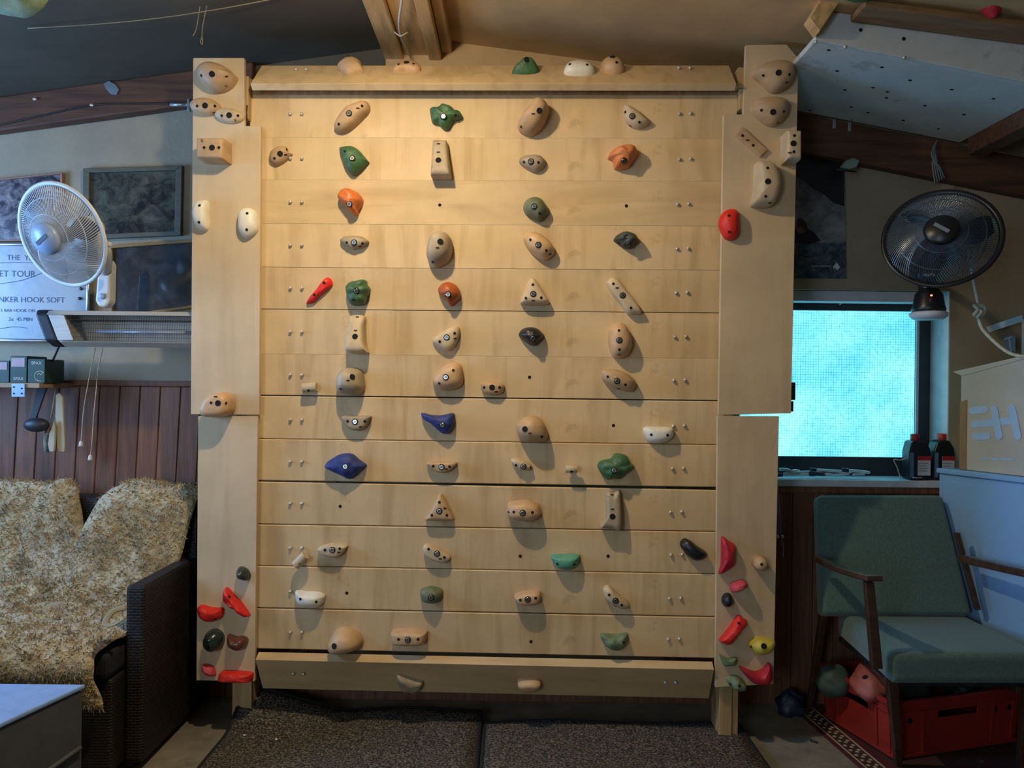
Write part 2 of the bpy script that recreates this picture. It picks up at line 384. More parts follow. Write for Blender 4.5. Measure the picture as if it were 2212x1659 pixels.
setp(MB().bb(-1.05, 1.05, YW - .02, YW - .001, FZ, .05).build('baseboard_back', M['wainscot'], None, Matrix.Translation(V((0, YW, 0))), bevel=.003), 'dark baseboard under the climbing board', None, None, 'structure')

# gable rafters along the slope, ridge beam of three timbers
rf = MB().prism([(XL, YW - .05, zl(XL)), (-1.0, YW - .05, zl(-1.0)), (-1.0, YW - .05, zl(-1.0) - .13), (XL, YW - .05, zl(XL) - .13)], (0, .049, 0)) \
    .build('trim_1', M['rafter'], None, Matrix.Translation(V((-1.5, YW, 2.2))), bevel=.006); setp(rf, 'brown gable rafter above the picture wall', None, None, 'structure')
ra = on_plane(1725, 243, V((0, YW - .05, 0)), V((0, 1, 0))); rb_ = on_plane(2030, 303, V((0, YW - .05, 0)), V((0, 1, 0)))
sl = (rb_.z - ra.z) / (rb_.x - ra.x); zg = lambda x: ra.z + sl * (x - ra.x)
rf = MB().prism([(.92, YW - .05, zg(.92)), (XR, YW - .05, zg(XR)), (XR, YW - .05, zg(XR) - .145), (.92, YW - .05, zg(.92) - .145)], (0, .049, 0)) \
    .build('trim_2', M['rafter'], None, Matrix.Translation(V((1.5, YW, 2.1))), bevel=.006); setp(rf, 'brown gable rafter above the window', None, None, 'structure')
MB().prism([(-1.0, YW - .012, 2.0), (-.5, YW - .012, 2.0), (-.5, YW - .012, zl(-.5)), (-1.0, YW - .012, zl(-1.0))], (0, .011, 0)).build('gable_lining', M['ceil_dark'], WALLB)
MB().prism([(-.5, YW - .012, 2.0), (1.0, YW - .012, 2.0), (1.0, YW - .012, zr(1.0)), (-.38, YW - .012, zr(-.38)), (-.5, YW - .012, zl(-.5))], (0, .011, 0)).build('gable_lining', M['ceil_brown'], WALLB)
rg = thing('trim_3', None, None, (-.38, 1.0, 2.42)); setp(rg, 'pine ridge beam running to the gable', None, None, 'structure')
for n_, x0, x1, z0 in (('ridge_rail', -.505, -.43, 2.415), ('ridge_board', -.43, -.335, 2.432), ('ridge_rail', -.335, -.285, 2.412), ('ridge_side', -.285, -.245, 2.44)):
    MB().bb(x0 + .001, x1 - .001, YB, YW, z0, 2.58).build(n_, M['pine'] if n_ != 'ridge_side' else M['ceil_brown'], rg, bevel=.004)

# ------------------------------------------------------------------ the climbing board
PSI = math.radians(1.6)
BU, BV, BN = V((math.cos(PSI), -math.sin(PSI), 0)), V((0, 0, 1)), V((-math.sin(PSI), -math.cos(PSI), 0))
B0 = at_y(1050, 830, 2.67); B0.z = 0
def bp(u, v, n): return B0 + BU * u + BV * v + BN * n
def bl(px, py, n=0.0):
    p = on_plane(px, py, B0 + BN * n, BN) - B0
    return p.dot(BU), p.z
def bplane(n): return (B0 + BN * n, BU, BV, BN)
BM = frame(B0, BU, None, BV)
board = thing('climbing_board', 'plywood training wall of thirteen planks with plywood side panels', 'climbing wall', None, None, BM)
u0, u1 = bl(541, 207)[0], bl(1592, 207)[0]
rows_px = [205, 297, 388, 483, 577, 668, 764, 855, 948, 1040, 1132, 1221, 1312, 1407]
rv = [bl(565, y)[1] for y in rows_px]
gap = {0: 0, 1: .0001, 2: .0003, 3: .0001, 4: .0009, 5: .0022, 6: .0001, 7: .0042, 8: .0012, 9: .0046, 10: .002, 11: .0014, 12: .0026, 13: .014}
proud = [0, 0, .0008, 0, 0, .0004, 0, .003, .0055, .0075, .010, .0125, .0145]
PLANKS = []
for k in range(13):
    top, bot = rv[k] - (.0002 if k else 0), rv[k + 1] + gap[k + 1]
    n0 = proud[k]
    lift = .006 if k == 9 else 0            # the tenth plank hangs a little crooked
    mb = MB().prism([bp(u0, top, n0), bp(u1, top - lift, n0), bp(u1, bot - (.004 if k == 8 else 0) * 0, n0), bp(u0, bot, n0)], -BN * .021)
    PLANKS.append(mb.build('plank', M['ply_h'] if k in (2,) else M['ply'], board, frame(bp(0, bot, n0), BU, None, BV), bevel=.0003 if k < 7 else .0030, seg=1))
def prof(name, pts, mat, ua, ub, bev=.0015):
    return MB().prism([bp(ua, v, n) for n, v in pts], BU * (ub - ua)).build(name, mat, board, frame(bp(0, pts[0][1], pts[0][0]), BU, None, BV), bevel=bev)
vt = rv[0]
hF = (.07, vt + .012); hB = (-.036, vt + .118); th = .024 * .7071
uh0, uh1 = bl(541, 180, .07)[0], bl(1591, 182, .07)[0]
HEADER = prof('header_board', [hF, hB, (hB[0] - th, hB[1] - th), (hF[0] - th, hF[1] - th)], M['ply'], uh0, uh1)
kz = bl(1050, 1436, .055)[1]
kF, kB = (.055, kz), (-.020, kz - .128); kt = (-.863 * .034, .505 * .034)
uk0, uk1 = bl(553, 1420, .05)[0], bl(1542, 1440, .05)[0]
KICK = prof('kicker_board', [kF, kB, (kB[0] + kt[0], kB[1] + kt[1]), (kF[0] + kt[0], kF[1] + kt[1])], M['ply_h'], uk0, uk1)
MB().prism([bp(u0, vt + .001, -.002), bp(u1, vt + .001, -.002), bp(u1, vt + .055, -.002), bp(u0, vt + .055, -.002)], -BN * .018).build('header_rail', M['post'], board, bevel=.001)
# posts behind the planks
for ux in (bl(524, 900)[0], bl(1580, 900)[0]):
    MB().prism([bp(ux - .035, FZ, -.022), bp(ux + .035, FZ, -.022), bp(ux + .035, FZ, -.10), bp(ux - .035, FZ, -.10)], (0, 0, vt + .06 - FZ)).build('post', M['post'], board, frame(bp(ux, 0, -.06), BU, None, BV), bevel=.003)
pw = bl(1566, 1500)[0]
MB().prism([bp(pw - .022, FZ, .012), bp(pw + .022, FZ, .012), bp(pw + .022, FZ, -.02), bp(pw - .022, FZ, -.02)], (0, 0, bl(1566, 1470)[1] - FZ)).build('foot_block', M['post'], board, bevel=.002)
MB().prism([bp(pw + .025, FZ, .002), bp(pw + .045, FZ, .002), bp(pw + .045, FZ, -.02), bp(pw + .025, FZ, -.02)], (0, 0, bl(1566, 1470)[1] - FZ)).build('foot_block', M['post'], board, bevel=.002)
# side panels
NP = .040
def panel(name, px, thick=.018):
    pts = [bl(x, y, NP) for x, y in px]
    c = (sum(p[0] for p in pts) / len(pts), min(p[1] for p in pts))
    return MB().prism([bp(u, v, NP) for u, v in pts], -BN * thick).build(name, M['panel'], board, frame(bp(c[0], c[1], NP), BU, None, BV), bevel=.0015)
panel('side_panel', [(417, 125), (527, 125), (528, 272), (563, 272), (560, 896), (412, 895)])
panel('side_panel', [(428, 899), (557, 899), (550, 1472), (424, 1470)])
panel('side_panel', [(1611, 97), (1699, 96), (1725, 126), (1720, 352), (1709, 893), (1552, 896), (1563, 247), (1605, 247)])
panel('side_panel', [(1550, 899), (1683, 899), (1671, 1478), (1545, 1485)])
# little guide blocks and bolts showing in the gaps beside the header
for px, py, sx, sz in ((535, 215, .010, .075), (1598, 172, .012, .035), (1600, 218, .010, .035)):
    u, v = bl(px, py, .01)
    MB().prism([bp(u - sx, v - sz, .03), bp(u + sx, v - sz, .03), bp(u + sx, v + sz, .03), bp(u - sx, v + sz, .03)], -BN * .05).build('guide_block', M['post'], board, bevel=.003)
u, v = bl(531, 240, .03)
MB().tube([bp(u - .005, v + .02, .02), bp(u + .004, v + .02, .03), bp(u + .004, v - .03, .03)], .0022).build('guide_pin', M['darksteel'], board, smooth=True)
for px, py, a, b in ((1713, 845, .009, .03), (1710, 878, .007, .018)):
    u, v = bl(px, py, .03)
    MB().prism([bp(u - a, v - b, .03), bp(u + a, v - b, .03), bp(u + a, v + b, .03), bp(u - a, v + b, .03)], -BN * .02).build('latch', M['darksteel'], board, bevel=.002)

# screw studs, open bolt holes: shared meshes
def stud_mesh():
    return MB().lathe([(.0048, 0), (.0060, .005), (.0050, .0095), (.0022, .0112), (1e-5, .0115)], Matrix(), 10).mesh('screw', M['stud'], Matrix(), True)
STUD = stud_mesh()
def disc_mesh(name, r, mats, rim=0):
    mb = MB().lathe([(r, 0), (r, .0004), (r * .75, .0003), (1e-5, .0001)], Matrix(), 16)
    return mb.mesh(name, mats, Matrix())
BHOLE = disc_mesh('bolt_hole', .0058, M['hole'])
def nz_frame(P, Nn): return axis_frame(P, Nn)
def row_of(v):
    for k in range(13):
        if v > rv[k + 1]: return k
    return 12
ly = [247, 343, 437, 530, 623, 717, 810, 907, 997, 1087, 1183, 1277, 1365]
rx = [1467, 1467, 1463, 1462, 1460, 1457, 1455, 1454, 1452, 1448, 1449, 1446, 1443]
ry = [247, 345, 442, 538, 633, 728, 822, 920, 1012, 1106, 1198, 1292, 1380]
for k in range(13):
    for px, py in ((628, ly[k]), (653, ly[k]), (rx[k], ry[k]), (rx[k] + 24, ry[k] - 1)):
        if k == 11 and px == 653: continue
        P = on_plane(px, py, B0 + BN * proud[k], BN)
        inst('screw', STUD, PLANKS[k], axis_frame(P, BN))
for px, py in ((950, 443), (1353, 445), (1144, 815), (1325, 919), (736, 1093), (1124, 1200), (1313, 1200), (751, 1279), (1147, 1383)):
    u, v = bl(px, py); k = row_of(v)
    inst('bolt_hole', BHOLE, PLANKS[k], axis_frame(bp(u, v, proud[k] + .0002), BN))
HN = (BN * .7071 + BV * .7071); HP = bp(0, hF[1], hF[0])
HV = (BV * .7071 - BN * .7071)
for px, py in ((640, 153), (662, 153), (1466, 150), (1490, 150)):
    inst('screw', STUD, HEADER, axis_frame(on_plane(px, py, HP, HN), HN))
kd = V((kB[0] - kF[0], kB[1] - kF[1])).normalized()
KN = (BN * -kd.y + BV * kd.x) if -kd.y > 0 else -(BN * -kd.y + BV * kd.x)
KP = bp(0, kF[1], kF[0]); KV = -(BN * kd.x + BV * kd.y)
for px, py in ((634, 1452), (656, 1453), (1437, 1471), (1459, 1471)):
    inst('screw', STUD, KICK, axis_frame(on_plane(px, py, KP, KN), KN))

# ------------------------------------------------------------------ holds
def bolt_mesh():
    mb = MB()
    mb.lathe([(.0108, 0), (.0108, .0006), (.0080, .0005)], Matrix(), 20, 1)
    mb.lathe([(.0078, 0), (.0078, .0026), (.0070, .0032), (.0040, .0032)], Matrix(), 20, 0)
    mb.lathe([(.0040, .0026), (.0040, .0034), (1e-5, .0030)], Matrix(), 6, 1)
    return mb.mesh('bolt', [M['steel'], M['hole']], Matrix())
BOLT = bolt_mesh()
SH = disc_mesh('screw_hole', .0048, M['hole'])
BH = disc_mesh('counterbore', .0100, M['hole'])
BURN = MB().box((0, 0, .0003), (.011, .005, .0006)).mesh('burn_mark', M['burn'], Matrix())
MARKS = {}
def mark_mesh(ch):
    if ch not in MARKS:
        mb = MB(); text(mb, ch, .016, Matrix.Translation(V((0, 0, .0006)))); MARKS[ch] = mb.mesh('burn_mark', M['burn'], Matrix())
    return MARKS[ch]
def hold(label, px, plane, h, mat, e=2.2, apex=None, grad=(0, 0), bolt=None, holes=(), big=(), marks=(), group=None, rough=.0, local=None, sharp=False, K=8, nm='climbing_hold'):
    P, U, Vv, Nn = plane; h *= 1.15 if P is None or (not local and px[0][1] < 840) else 1.0
    if local: ctr, pts = local; c = on_plane(ctr[0], ctr[1], P, Nn); q = [V((a * .001, b * .001)) for a, b in pts]
    else:
        w3 = [on_plane(x, y, P, Nn) for x, y in px]
        c = sum(w3, V((0, 0, 0))) / len(w3)
        q = [V(((p - c).dot(U), (p - c).dot(Vv))) for p in w3]
    ar = sum(q[i].x * q[(i + 1) % len(q)].y - q[(i + 1) % len(q)].x * q[i].y for i in range(len(q)))
    if ar < 0: q = q[::-1]
    q3 = [V((p.x, p.y, 0)) for p in q]
    if sharp:
        o = []
        for i in range(len(q3)):
            a, b = q3[i], q3[(i + 1) % len(q3)]
            o += [a.lerp(b, t_) for t_ in (.03, .25, .5, .75, .97)]
        q3 = o
    else: q3 = spline(q3, 5, True)
    if apex: ap = on_plane(apex[0], apex[1], P, Nn) - c; ap = V((ap.dot(U), ap.dot(Vv), 0))
    else: ap = sum(q3, V((0, 0, 0))) / len(q3)
    rx_ = max(abs(p.x) for p in q3); ry_ = max(abs(p.y) for p in q3)
    n = len(q3); vs = []; fs = []; ks = []
    sd = hash(label) % 97 * 1.3 if False else sum(map(ord, label)) % 97 * 1.3
    for k in range(K):
        t_ = (math.pi / 2) * k / K
        s_, z_ = math.cos(t_) ** (2 / e), math.sin(t_) ** (2 / e)
        if k == 0: z_ = 0
        for p in q3:
            r_ = ap + (p - ap) * s_
            zz = h * z_ * (1 + grad[0] * r_.x / rx_ + grad[1] * r_.y / ry_)
            if rough: zz += h * z_ * rough * noise.noise((r_ * 45) + V((sd, 0, 0)))
            if rough and k: r_ = r_ + (r_ - ap).normalized() * rough * .012 * noise.noise(r_ * 60 + V((0, sd, z_ * 3)))
            vs.append(V((r_.x, r_.y, zz)))
    vs.append(V((ap.x, ap.y, h * (1 + grad[0] * ap.x / rx_ + grad[1] * ap.y / ry_))))
    for k in range(K - 1):
        fs += [(k * n + j, k * n + (j + 1) % n, (k + 1) * n + (j + 1) % n, (k + 1) * n + j) for j in range(n)]
    fs += [((K - 1) * n + j, (K - 1) * n + (j + 1) % n, K * n) for j in range(n)]
    fs.append(tuple(range(n - 1, -1, -1)))
    Mx = frame(c, U, None, Nn)
    mb = MB().add([Mx @ p for p in vs], fs)
    o = mb.build(nm, mat, None, Mx, smooth=True)
    a_ = o.modifiers.new('sharp', 'EDGE_SPLIT'); a_.split_angle = math.radians(50)
    setp(o, label, 'climbing hold', group)
    tree = BVHTree.FromPolygons([tuple(Mx @ p for p in [v])[0] for v in vs], fs)
    def hit(x, y):
        r_ = tree.ray_cast(CAM, ray(x, y))
        if r_[0] is None:
            pp = on_plane(x, y, P, Nn); return pp, Nn
        return r_[0], (r_[1] if r_[1].dot(ray(x, y)) < 0 else -r_[1])
    if bolt:
        p_, n_ = hit(*bolt); inst('bolt', BOLT, o, frame(p_ + n_ * .0006, U, None, (n_ + Nn).normalized()))
    for b_ in big:
        p_, n_ = hit(*b_); inst('counterbore', BH, o, frame(p_ + n_ * .0008, U, None, n_))
    for b_ in holes:
        p_, n_ = hit(*b_); inst('screw_hole', SH, o, frame(p_ + n_ * .0008, U, None, n_))
    for b_ in marks:
        p_, n_ = hit(b_[0], b_[1]); ch = b_[2] if len(b_) > 2 else None
        inst('burn_mark', mark_mesh(ch) if ch else BURN, o, frame(p_ + n_ * .0008, U, None, n_))
    return o
def oval(cx, cy, a, b, ang=0, n=12):
    ca, sa = math.cos(math.radians(ang)), math.sin(math.radians(ang))
    return [(cx + a * math.cos(t) * ca - b * math.sin(t) * sa, cy + a * math.cos(t) * sa + b * math.sin(t) * ca) for t in [2 * math.pi * i / n for i in range(n)]]
def peg(label, p0, p1, r, plane, group, mat, stand=.012):
    """short round dowel peg lying against the plank"""
    P, U, Vv, Nn = plane
    a, b = on_plane(*p0, P, Nn), on_plane(*p1, P, Nn); c = (a + b) / 2
    Mx = frame(c, U, None, Nn)
    d = (b - a).normalized(); off = Nn * (r + stand)
    mb = MB().lathe([(r * .92, 0), (r, .0015), (r, (b - a).length - .0015), (r * .92, (b - a).length)], axis_frame(a + off, d), 22)
    mb.lathe([(r * .8, 0), (r * .8, stand + r)], axis_frame(c, Nn), 16)
    o = mb.build('foot_peg', mat, None, Mx, smooth=True)
    a_ = o.modifiers.new('sharp', 'EDGE_SPLIT'); a_.split_angle = math.radians(40)
    setp(o, label, 'climbing hold', group)
    inst('screw_hole', SH, o, frame(c + off + (Nn * .8 - Vv * .6).normalized() * (r + .0006), U, None, (Nn * .8 - Vv * .6).normalized()))
    return o
def pl(k): return bplane(proud[k])
PP = bplane(NP)
GP, GL, GR, GH = 'holds bolted to the plank wall', 'holds screwed to the left side panels', 'holds screwed to the right side panels', 'holds on the sloping header board'

# --- header
hp = (HP, BU, HV, HN)
half = lambda a, b: [(-a, -b * .55), (-a * .8, b * .3), (-a * .35, b * .9), (a * .35, b * .9), (a * .8, b * .3), (a, -b * .55), (a * .4, -b * .95), (-a * .4, -b * .95)]
hold('brown wooden wedge hold standing tallest at the left of the header', None, hp, .040, M['wood'], e=2.4, sharp=True, local=((756, 154), [(-46, 6), (-30, 36), (10, 46), (40, 26), (52, -20), (2, -46)]), grad=(0, .2), marks=[(752, 121)], group=GH)
hold('low wooden hold with three dark holes on the header above the cable', None, hp, .024, M['woodpeach'], e=3, local=((879, 149), [(-48, -20), (-40, 16), (-18, 38), (20, 38), (40, 16), (50, -18), (30, -32), (0, -24), (-32, -32)]), big=[(878, 135)], holes=[(861, 139), (893, 138)], group=GH)
hold('green lumpy cone hold on the middle of the header', None, hp, .048, M['green'], e=1.5, local=((1136, 152), [(-48, -26), (-34, 14), (-8, 32), (20, 26), (46, 4), (42, -22), (10, -34), (-20, -34)]), rough=.3, big=[(1138, 129)], group=GH)
hold('glossy white dome hold on the header', None, hp, .036, M['white'], e=2.6, local=((1250, 155), [(-50, -18), (-44, 18), (-16, 34), (18, 34), (46, 14), (54, -16), (30, -34), (-26, -34)]), holes=[(1231, 139), (1268, 140)], group=GH)
hold('peach wooden dome hold at the right of the header', None, hp, .044, M['woodpeach'], e=2.3, local=((1322, 150), [(-44, -6), (-32, 24), (0, 40), (30, 28), (42, -4), (34, -32), (4, -44), (-28, -32)]), big=[(1323, 123)], holes=[(1332, 135)], group=GH)

# --- left panels
hold('large brown wooden dome hold marked K at the top of the left panel', [(430, 159), (441, 146), (460, 141), (481, 145), (500, 155), (507, 164), (515, 171), (508, 186), (495, 197), (479, 203), (462, 201), (443, 186), (433, 172)], PP, .062, M['wood'], e=2.4, apex=(470, 165), big=[(458, 160)], holes=[(435, 163)], marks=[(489, 165), (489, 185, 'K')], group=GL)
hold('oval wooden hold with three holes overlapping the panel edge, under the dome marked K', oval(446, 233, 33, 18, 6), PP, .034, M['wood'], e=2.8, big=[(443, 228)], holes=[(426, 229), (464, 229)], marks=[(462, 243)], group=GL)
hold('pale oval wooden hold marked E near the notch of the left panel', oval(497, 251, 32, 16, 9), PP, .022, M['woodpale'], e=2.8, big=[(495, 249)], holes=[(479, 250), (514, 250)], marks=[(509, 260, 'E')], group=GL)
hold('square wooden block hold marked R on the left panel', [(443, 311), (501, 311), (501, 357), (443, 355)], PP, .068, M['wood'], e=9, sharp=True, big=[(458, 319)], holes=[(441, 319), (473, 319)], marks=[(437, 305, 'R')], group=GL)
hold('white half oval hold cut straight on its right side', [(419, 465), (426, 440), (439, 434), (452, 437), (453, 465), (453, 492), (445, 500), (428, 492)], PP, .036, M['white'], e=2.6, holes=[(431, 444), (430, 480)], group=GL)
hold('white full oval hold beside the inner edge of the left panel', [(517, 476), (521, 457), (537, 450), (553, 457), (559, 476), (559, 497), (548, 511), (533, 516), (519, 500)], PP, .034, M['white'], e=2.6, holes=[(534, 461), (533, 496)], group=GL)
hold('peach wooden half round hold bridging the seam of the left panels', [(446, 882), (455, 863), (472, 850), (491, 848), (505, 857), (509, 872), (507, 888), (497, 897), (476, 900), (455, 899), (447, 893)], PP, .078, M['woodpeach'], e=5, big=[(471, 871)], holes=[(456, 870), (488, 871)], marks=[(466, 857)], group=GL)
hold('small glossy dark green pebble hold on the lower left panel', [(513, 1236), (516, 1226), (523, 1223), (533, 1227), (541, 1238), (542, 1246), (538, 1253), (525, 1251), (516, 1246)], PP, .04, M['darkgreen'], e=2.1, rough=.15, group=GL)
hold('red slanted bar hold under the dark pebble on the left panel', [(488, 1269), (496, 1271), (508, 1285), (523, 1300), (539, 1323), (540, 1329), (533, 1330), (516, 1315), (504, 1307), (486, 1292)], PP, .045, M['red'], e=3, rough=.15, holes=[(495, 1289)], group=GL)
hold('red crescent hold at the outer edge of the lower left panel', [(429, 1313), (435, 1306), (444, 1307), (458, 1311), (471, 1312), (484, 1313), (483, 1327), (475, 1336), (462, 1341), (446, 1339), (435, 1330)], PP, .04, M['red'], e=2.6, rough=.15, holes=[(465, 1337)], group=GL)
hold('large round black hold near the foot of the left panel', oval(464, 1381, 22, 24, 20), PP, .05, M['darkgreen'], e=2.2, rough=.2, group=GL)
hold('brown crescent hold beside the round black one', [(493, 1373), (496, 1368), (502, 1371), (514, 1374), (525, 1373), (533, 1375), (537, 1382), (533, 1394), (523, 1402), (510, 1400), (496, 1390)], PP, .045, M['brown'], e=2.4, apex=(515, 1387), rough=.1, group=GL)
hold('small dull pink hold in the bottom corner of the left panel', [(438, 1442), (440, 1434), (452, 1434), (462, 1439), (467, 1450), (466, 1458), (456, 1458), (441, 1450)], PP, .03, M['pink'], e=2.4, rough=.15, group=GL)
hold('red horizontal bar hold along the bottom edge of the left panel', [(474, 1462), (480, 1449), (493, 1447), (520, 1448), (545, 1451), (548, 1455), (547, 1466), (541, 1469), (510, 1469), (479, 1467)], PP, .04, M['red'], e=3.5, rough=.1, group=GL)

# --- right panels
hold('broad brown wooden dome hold at the top of the right panel', [(1622, 164), (1635, 148), (1661, 138), (1687, 137), (1709, 145), (1714, 161), (1712, 174), (1700, 193), (1680, 203), (1661, 201), (1642, 183)], PP, .06, M['wood'], e=2.3, apex=(1678, 165), big=[(1682, 157)], holes=[(1649, 163), (1705, 161)], marks=[(1699, 178)], group=GR)
hold('brown wooden dome hold second from the top of the right panel', [(1621, 235), (1629, 220), (1651, 214), (1680, 214), (1700, 222), (1703, 238), (1696, 257), (1680, 272), (1661, 275), (1638, 261), (1624, 248)], PP, .05, M['wood'], e=2.3, big=[(1670, 242)], holes=[(1645, 238), (1693, 241)], marks=[(1681, 265)], group=GR)
hold('flat slanted wooden strip hold on the right panel', [(1584, 293), (1602, 277), (1656, 327), (1641, 341)], PP, .014, M['wood'], e=10, sharp=True, holes=[(1604, 293), (1627, 314)], marks=[(1615, 303)], group=GR)
hold('rectangular wooden block hold at the outer edge of the right panel', [(1685, 296), (1715, 296), (1715, 358), (1685, 358)], PP, .07, M['woodpale'], e=9, sharp=True, big=[(1714, 310)], holes=[(1716, 293), (1715, 328)], marks=[(1706, 330)], group=GR)
hold('pale tapering wooden hold under the block on the right panel', [(1629, 357), (1642, 352), (1661, 356), (1675, 375), (1680, 402), (1674, 431), (1664, 447), (1648, 451), (1619, 447), (1625, 425), (1627, 386)], PP, .06, M['woodpale'], e=3.5, apex=(1655, 405), big=[(1659, 392)], holes=[(1658, 363), (1654, 424)], marks=[(1663, 438)], group=GR)
hold('glossy red oval hold overhanging the inner edge of the right panel', [(1551, 486), (1558, 463), (1574, 453), (1590, 457), (1593, 483), (1592, 512), (1580, 520), (1564, 515)], PP, .04, M['red'], e=2.5, holes=[(1575, 466), (1576, 501)], group=GR)
hold('tall crimson facetted hold at the inner edge of the lower right panel', [(1558, 1159), (1572, 1167), (1585, 1175), (1586, 1186), (1584, 1216), (1578, 1225), (1552, 1239), (1556, 1219), (1557, 1190)], PP, .04, M['crimson'], e=2.4, rough=.1, group=GR)
hold('small round wooden knob hold on the lower right panel', oval(1637, 1213, 15, 15), PP, .06, M['wood'], e=3.5, holes=[(1645, 1219)], group=GR)
hold('small pink sausage hold above the black pebble', [(1576, 1264), (1580, 1257), (1590, 1254), (1601, 1251), (1610, 1255), (1609, 1263), (1596, 1269), (1579, 1277)], PP, .05, M['pink'], e=2.4, rough=.1, group=GR)
hold('small black pebble hold on the right panel', oval(1570, 1295, 12, 15, 5), PP, .035, M['black'], e=2.2, group=GR)
hold('bright red slanted bar hold on the lower right panel', [(1592, 1328), (1602, 1333), (1610, 1338), (1609, 1346), (1587, 1370), (1571, 1390), (1554, 1384), (1555, 1377), (1576, 1351)], PP, .04, M['red'], e=3, rough=.15, holes=[(1596, 1346)], group=GR)
hold('yellow oval hold with two holes at the outer edge', [(1614, 1390), (1621, 1380), (1637, 1374), (1656, 1377), (1671, 1381), (1671, 1393), (1660, 1406), (1644, 1412), (1628, 1409)], PP, .045, M['yellow'], e=2.4, rough=.08, big=[(1650, 1396)], holes=[(1623, 1397)], group=GR)
hold('worn pale green ledge hold beside the crimson crescent', [(1553, 1412), (1557, 1418), (1576, 1420), (1590, 1419), (1587, 1434), (1573, 1436), (1561, 1434)], PP, .03, M['greenpale'], e=2.8, rough=.1, group=GR)
hold('crimson smiling crescent hold near the foot of the right panel', [(1596, 1438), (1615, 1445), (1633, 1449), (1649, 1441), (1658, 1429), (1664, 1441), (1665, 1459), (1658, 1471), (1642, 1475), (1624, 1471), (1608, 1457)], PP, .05, M['crimson'], e=2.6, apex=(1641, 1460), group=GR)
hold('green rounded hold hanging over the bottom of the right panel', [(1569, 1468), (1578, 1458), (1592, 1459), (1603, 1468), (1610, 1477), (1608, 1487), (1592, 1489), (1578, 1482)], PP, .045, M['greenpale'], e=2.3, rough=.15, holes=[(1578, 1478), (1597, 1482)], group=GR)

# --- plank rows
hold('long brown wooden banana hold on the top plank', [(724, 278), (730, 262), (750, 237), (777, 225), (791, 222), (799, 228), (799, 243), (785, 259), (761, 281), (744, 289), (730, 287)], pl(0), .045, M['wood'], e=3, bolt=(754, 245), holes=[(782, 229), (732, 268)], marks=[(773, 234)], group=GP)
hold('green star shaped hold on the top plank', [(929, 240), (935, 235), (945, 235), (958, 228), (971, 231), (984, 241), (995, 244), (1000, 255), (994, 260), (981, 264), (971, 281), (964, 283), (956, 279), (947, 271), (935, 268), (931, 254)], pl(0), .04, M['green'], e=2.6, rough=.2, bolt=(958, 252), holes=[(984, 249)], group=GP)
hold('big pear shaped wooden hold with a long shadow on the top plank', [(1118, 275), (1125, 259), (1144, 235), (1155, 222), (1169, 222), (1181, 231), (1186, 245), (1182, 259), (1171, 281), (1155, 294), (1139, 296), (1124, 288)], pl(0), .078, M['wood'], e=2.6, apex=(1163, 245), big=[(1165, 239)], holes=[(1126, 274)], marks=[(1152, 246)], group=GP)
hold('leaf shaped wooden hold at the right of the top plank', [(1346, 231), (1361, 233), (1377, 244), (1394, 259), (1402, 270), (1388, 278), (1375, 280), (1361, 275), (1348, 259)], pl(0), .035, M['woodpale'], e=2.8, bolt=(1366, 251), holes=[(1351, 242), (1381, 264)], marks=[(1362, 272)], group=GP)
hold('small wooden hold covering a screw on the second plank', [(584, 343), (587, 330), (601, 319), (620, 319), (625, 332), (633, 334), (625, 344), (614, 353), (599, 359), (587, 353)], pl(1), .03, M['wood'], e=2.6, big=[(605, 332)], holes=[(593, 342), (619, 323)], marks=[(617, 334)], group=GP)
hold('green tapering hold under the banana hold', [(735, 325), (739, 320), (763, 319), (780, 330), (796, 349), (797, 354), (780, 373), (769, 381), (758, 377), (747, 361), (740, 340)], pl(1), .045, M['green'], e=2.6, rough=.12, bolt=(761, 342), holes=[(745, 327)], group=GP)
hold('upright greyed wooden wedge hold on the second plank', [(937, 307), (967, 308), (977, 390), (934, 390)], pl(1), .05, M['woodgrey'], e=6, sharp=True, grad=(0, -.3), big=[(947, 346)], marks=[(947, 329), (947, 311)], group=GP)
hold('small oval wooden hold on the second plank', [(1121, 347), (1131, 340), (1150, 337), (1168, 339), (1178, 351), (1173, 365), (1158, 373), (1139, 367), (1125, 357)], pl(1), .034, M['woodgrey'], e=2.8, bolt=(1147, 349), holes=[(1132, 350), (1163, 351)], group=GP)
hold('chalky orange hooked hold on the second plank', [(1312, 343), (1323, 327), (1339, 319), (1358, 317), (1372, 325), (1375, 338), (1364, 354), (1356, 365), (1339, 369), (1326, 366), (1323, 351)], pl(1), .065, M['orangewhite'], e=2.4, apex=(1350, 342), rough=.15, bolt=(1348, 347), group=GP)
hold('bright orange hold with a pointed foot on the third plank', [(733, 424), (742, 412), (755, 410), (774, 418), (784, 430), (785, 441), (776, 457), (774, 467), (761, 462), (747, 446), (734, 433)], pl(2), .06, M['orange'], e=2.4, rough=.12, bolt=(755, 441), group=GP)
hold('round hold worn half green half grey on the third plank', [(1130, 449), (1136, 435), (1150, 428), (1166, 430), (1177, 441), (1185, 460), (1177, 473), (1166, 480), (1150, 473), (1136, 465)], pl(2), .05, M['greygreen'], e=2.4, bolt=(1154, 446), holes=[(1166, 461)], group=GP)
hold('lens shaped grey wooden hold on the fourth plank', [(736, 521), (745, 513), (763, 511), (782, 512), (798, 523), (788, 534), (775, 538), (765, 540), (757, 537), (745, 530)], pl(3), .03, M['woodgrey'], e=3.2, bolt=(765, 524), holes=[(749, 524), (783, 526)], marks=[(778, 532)], group=GP)
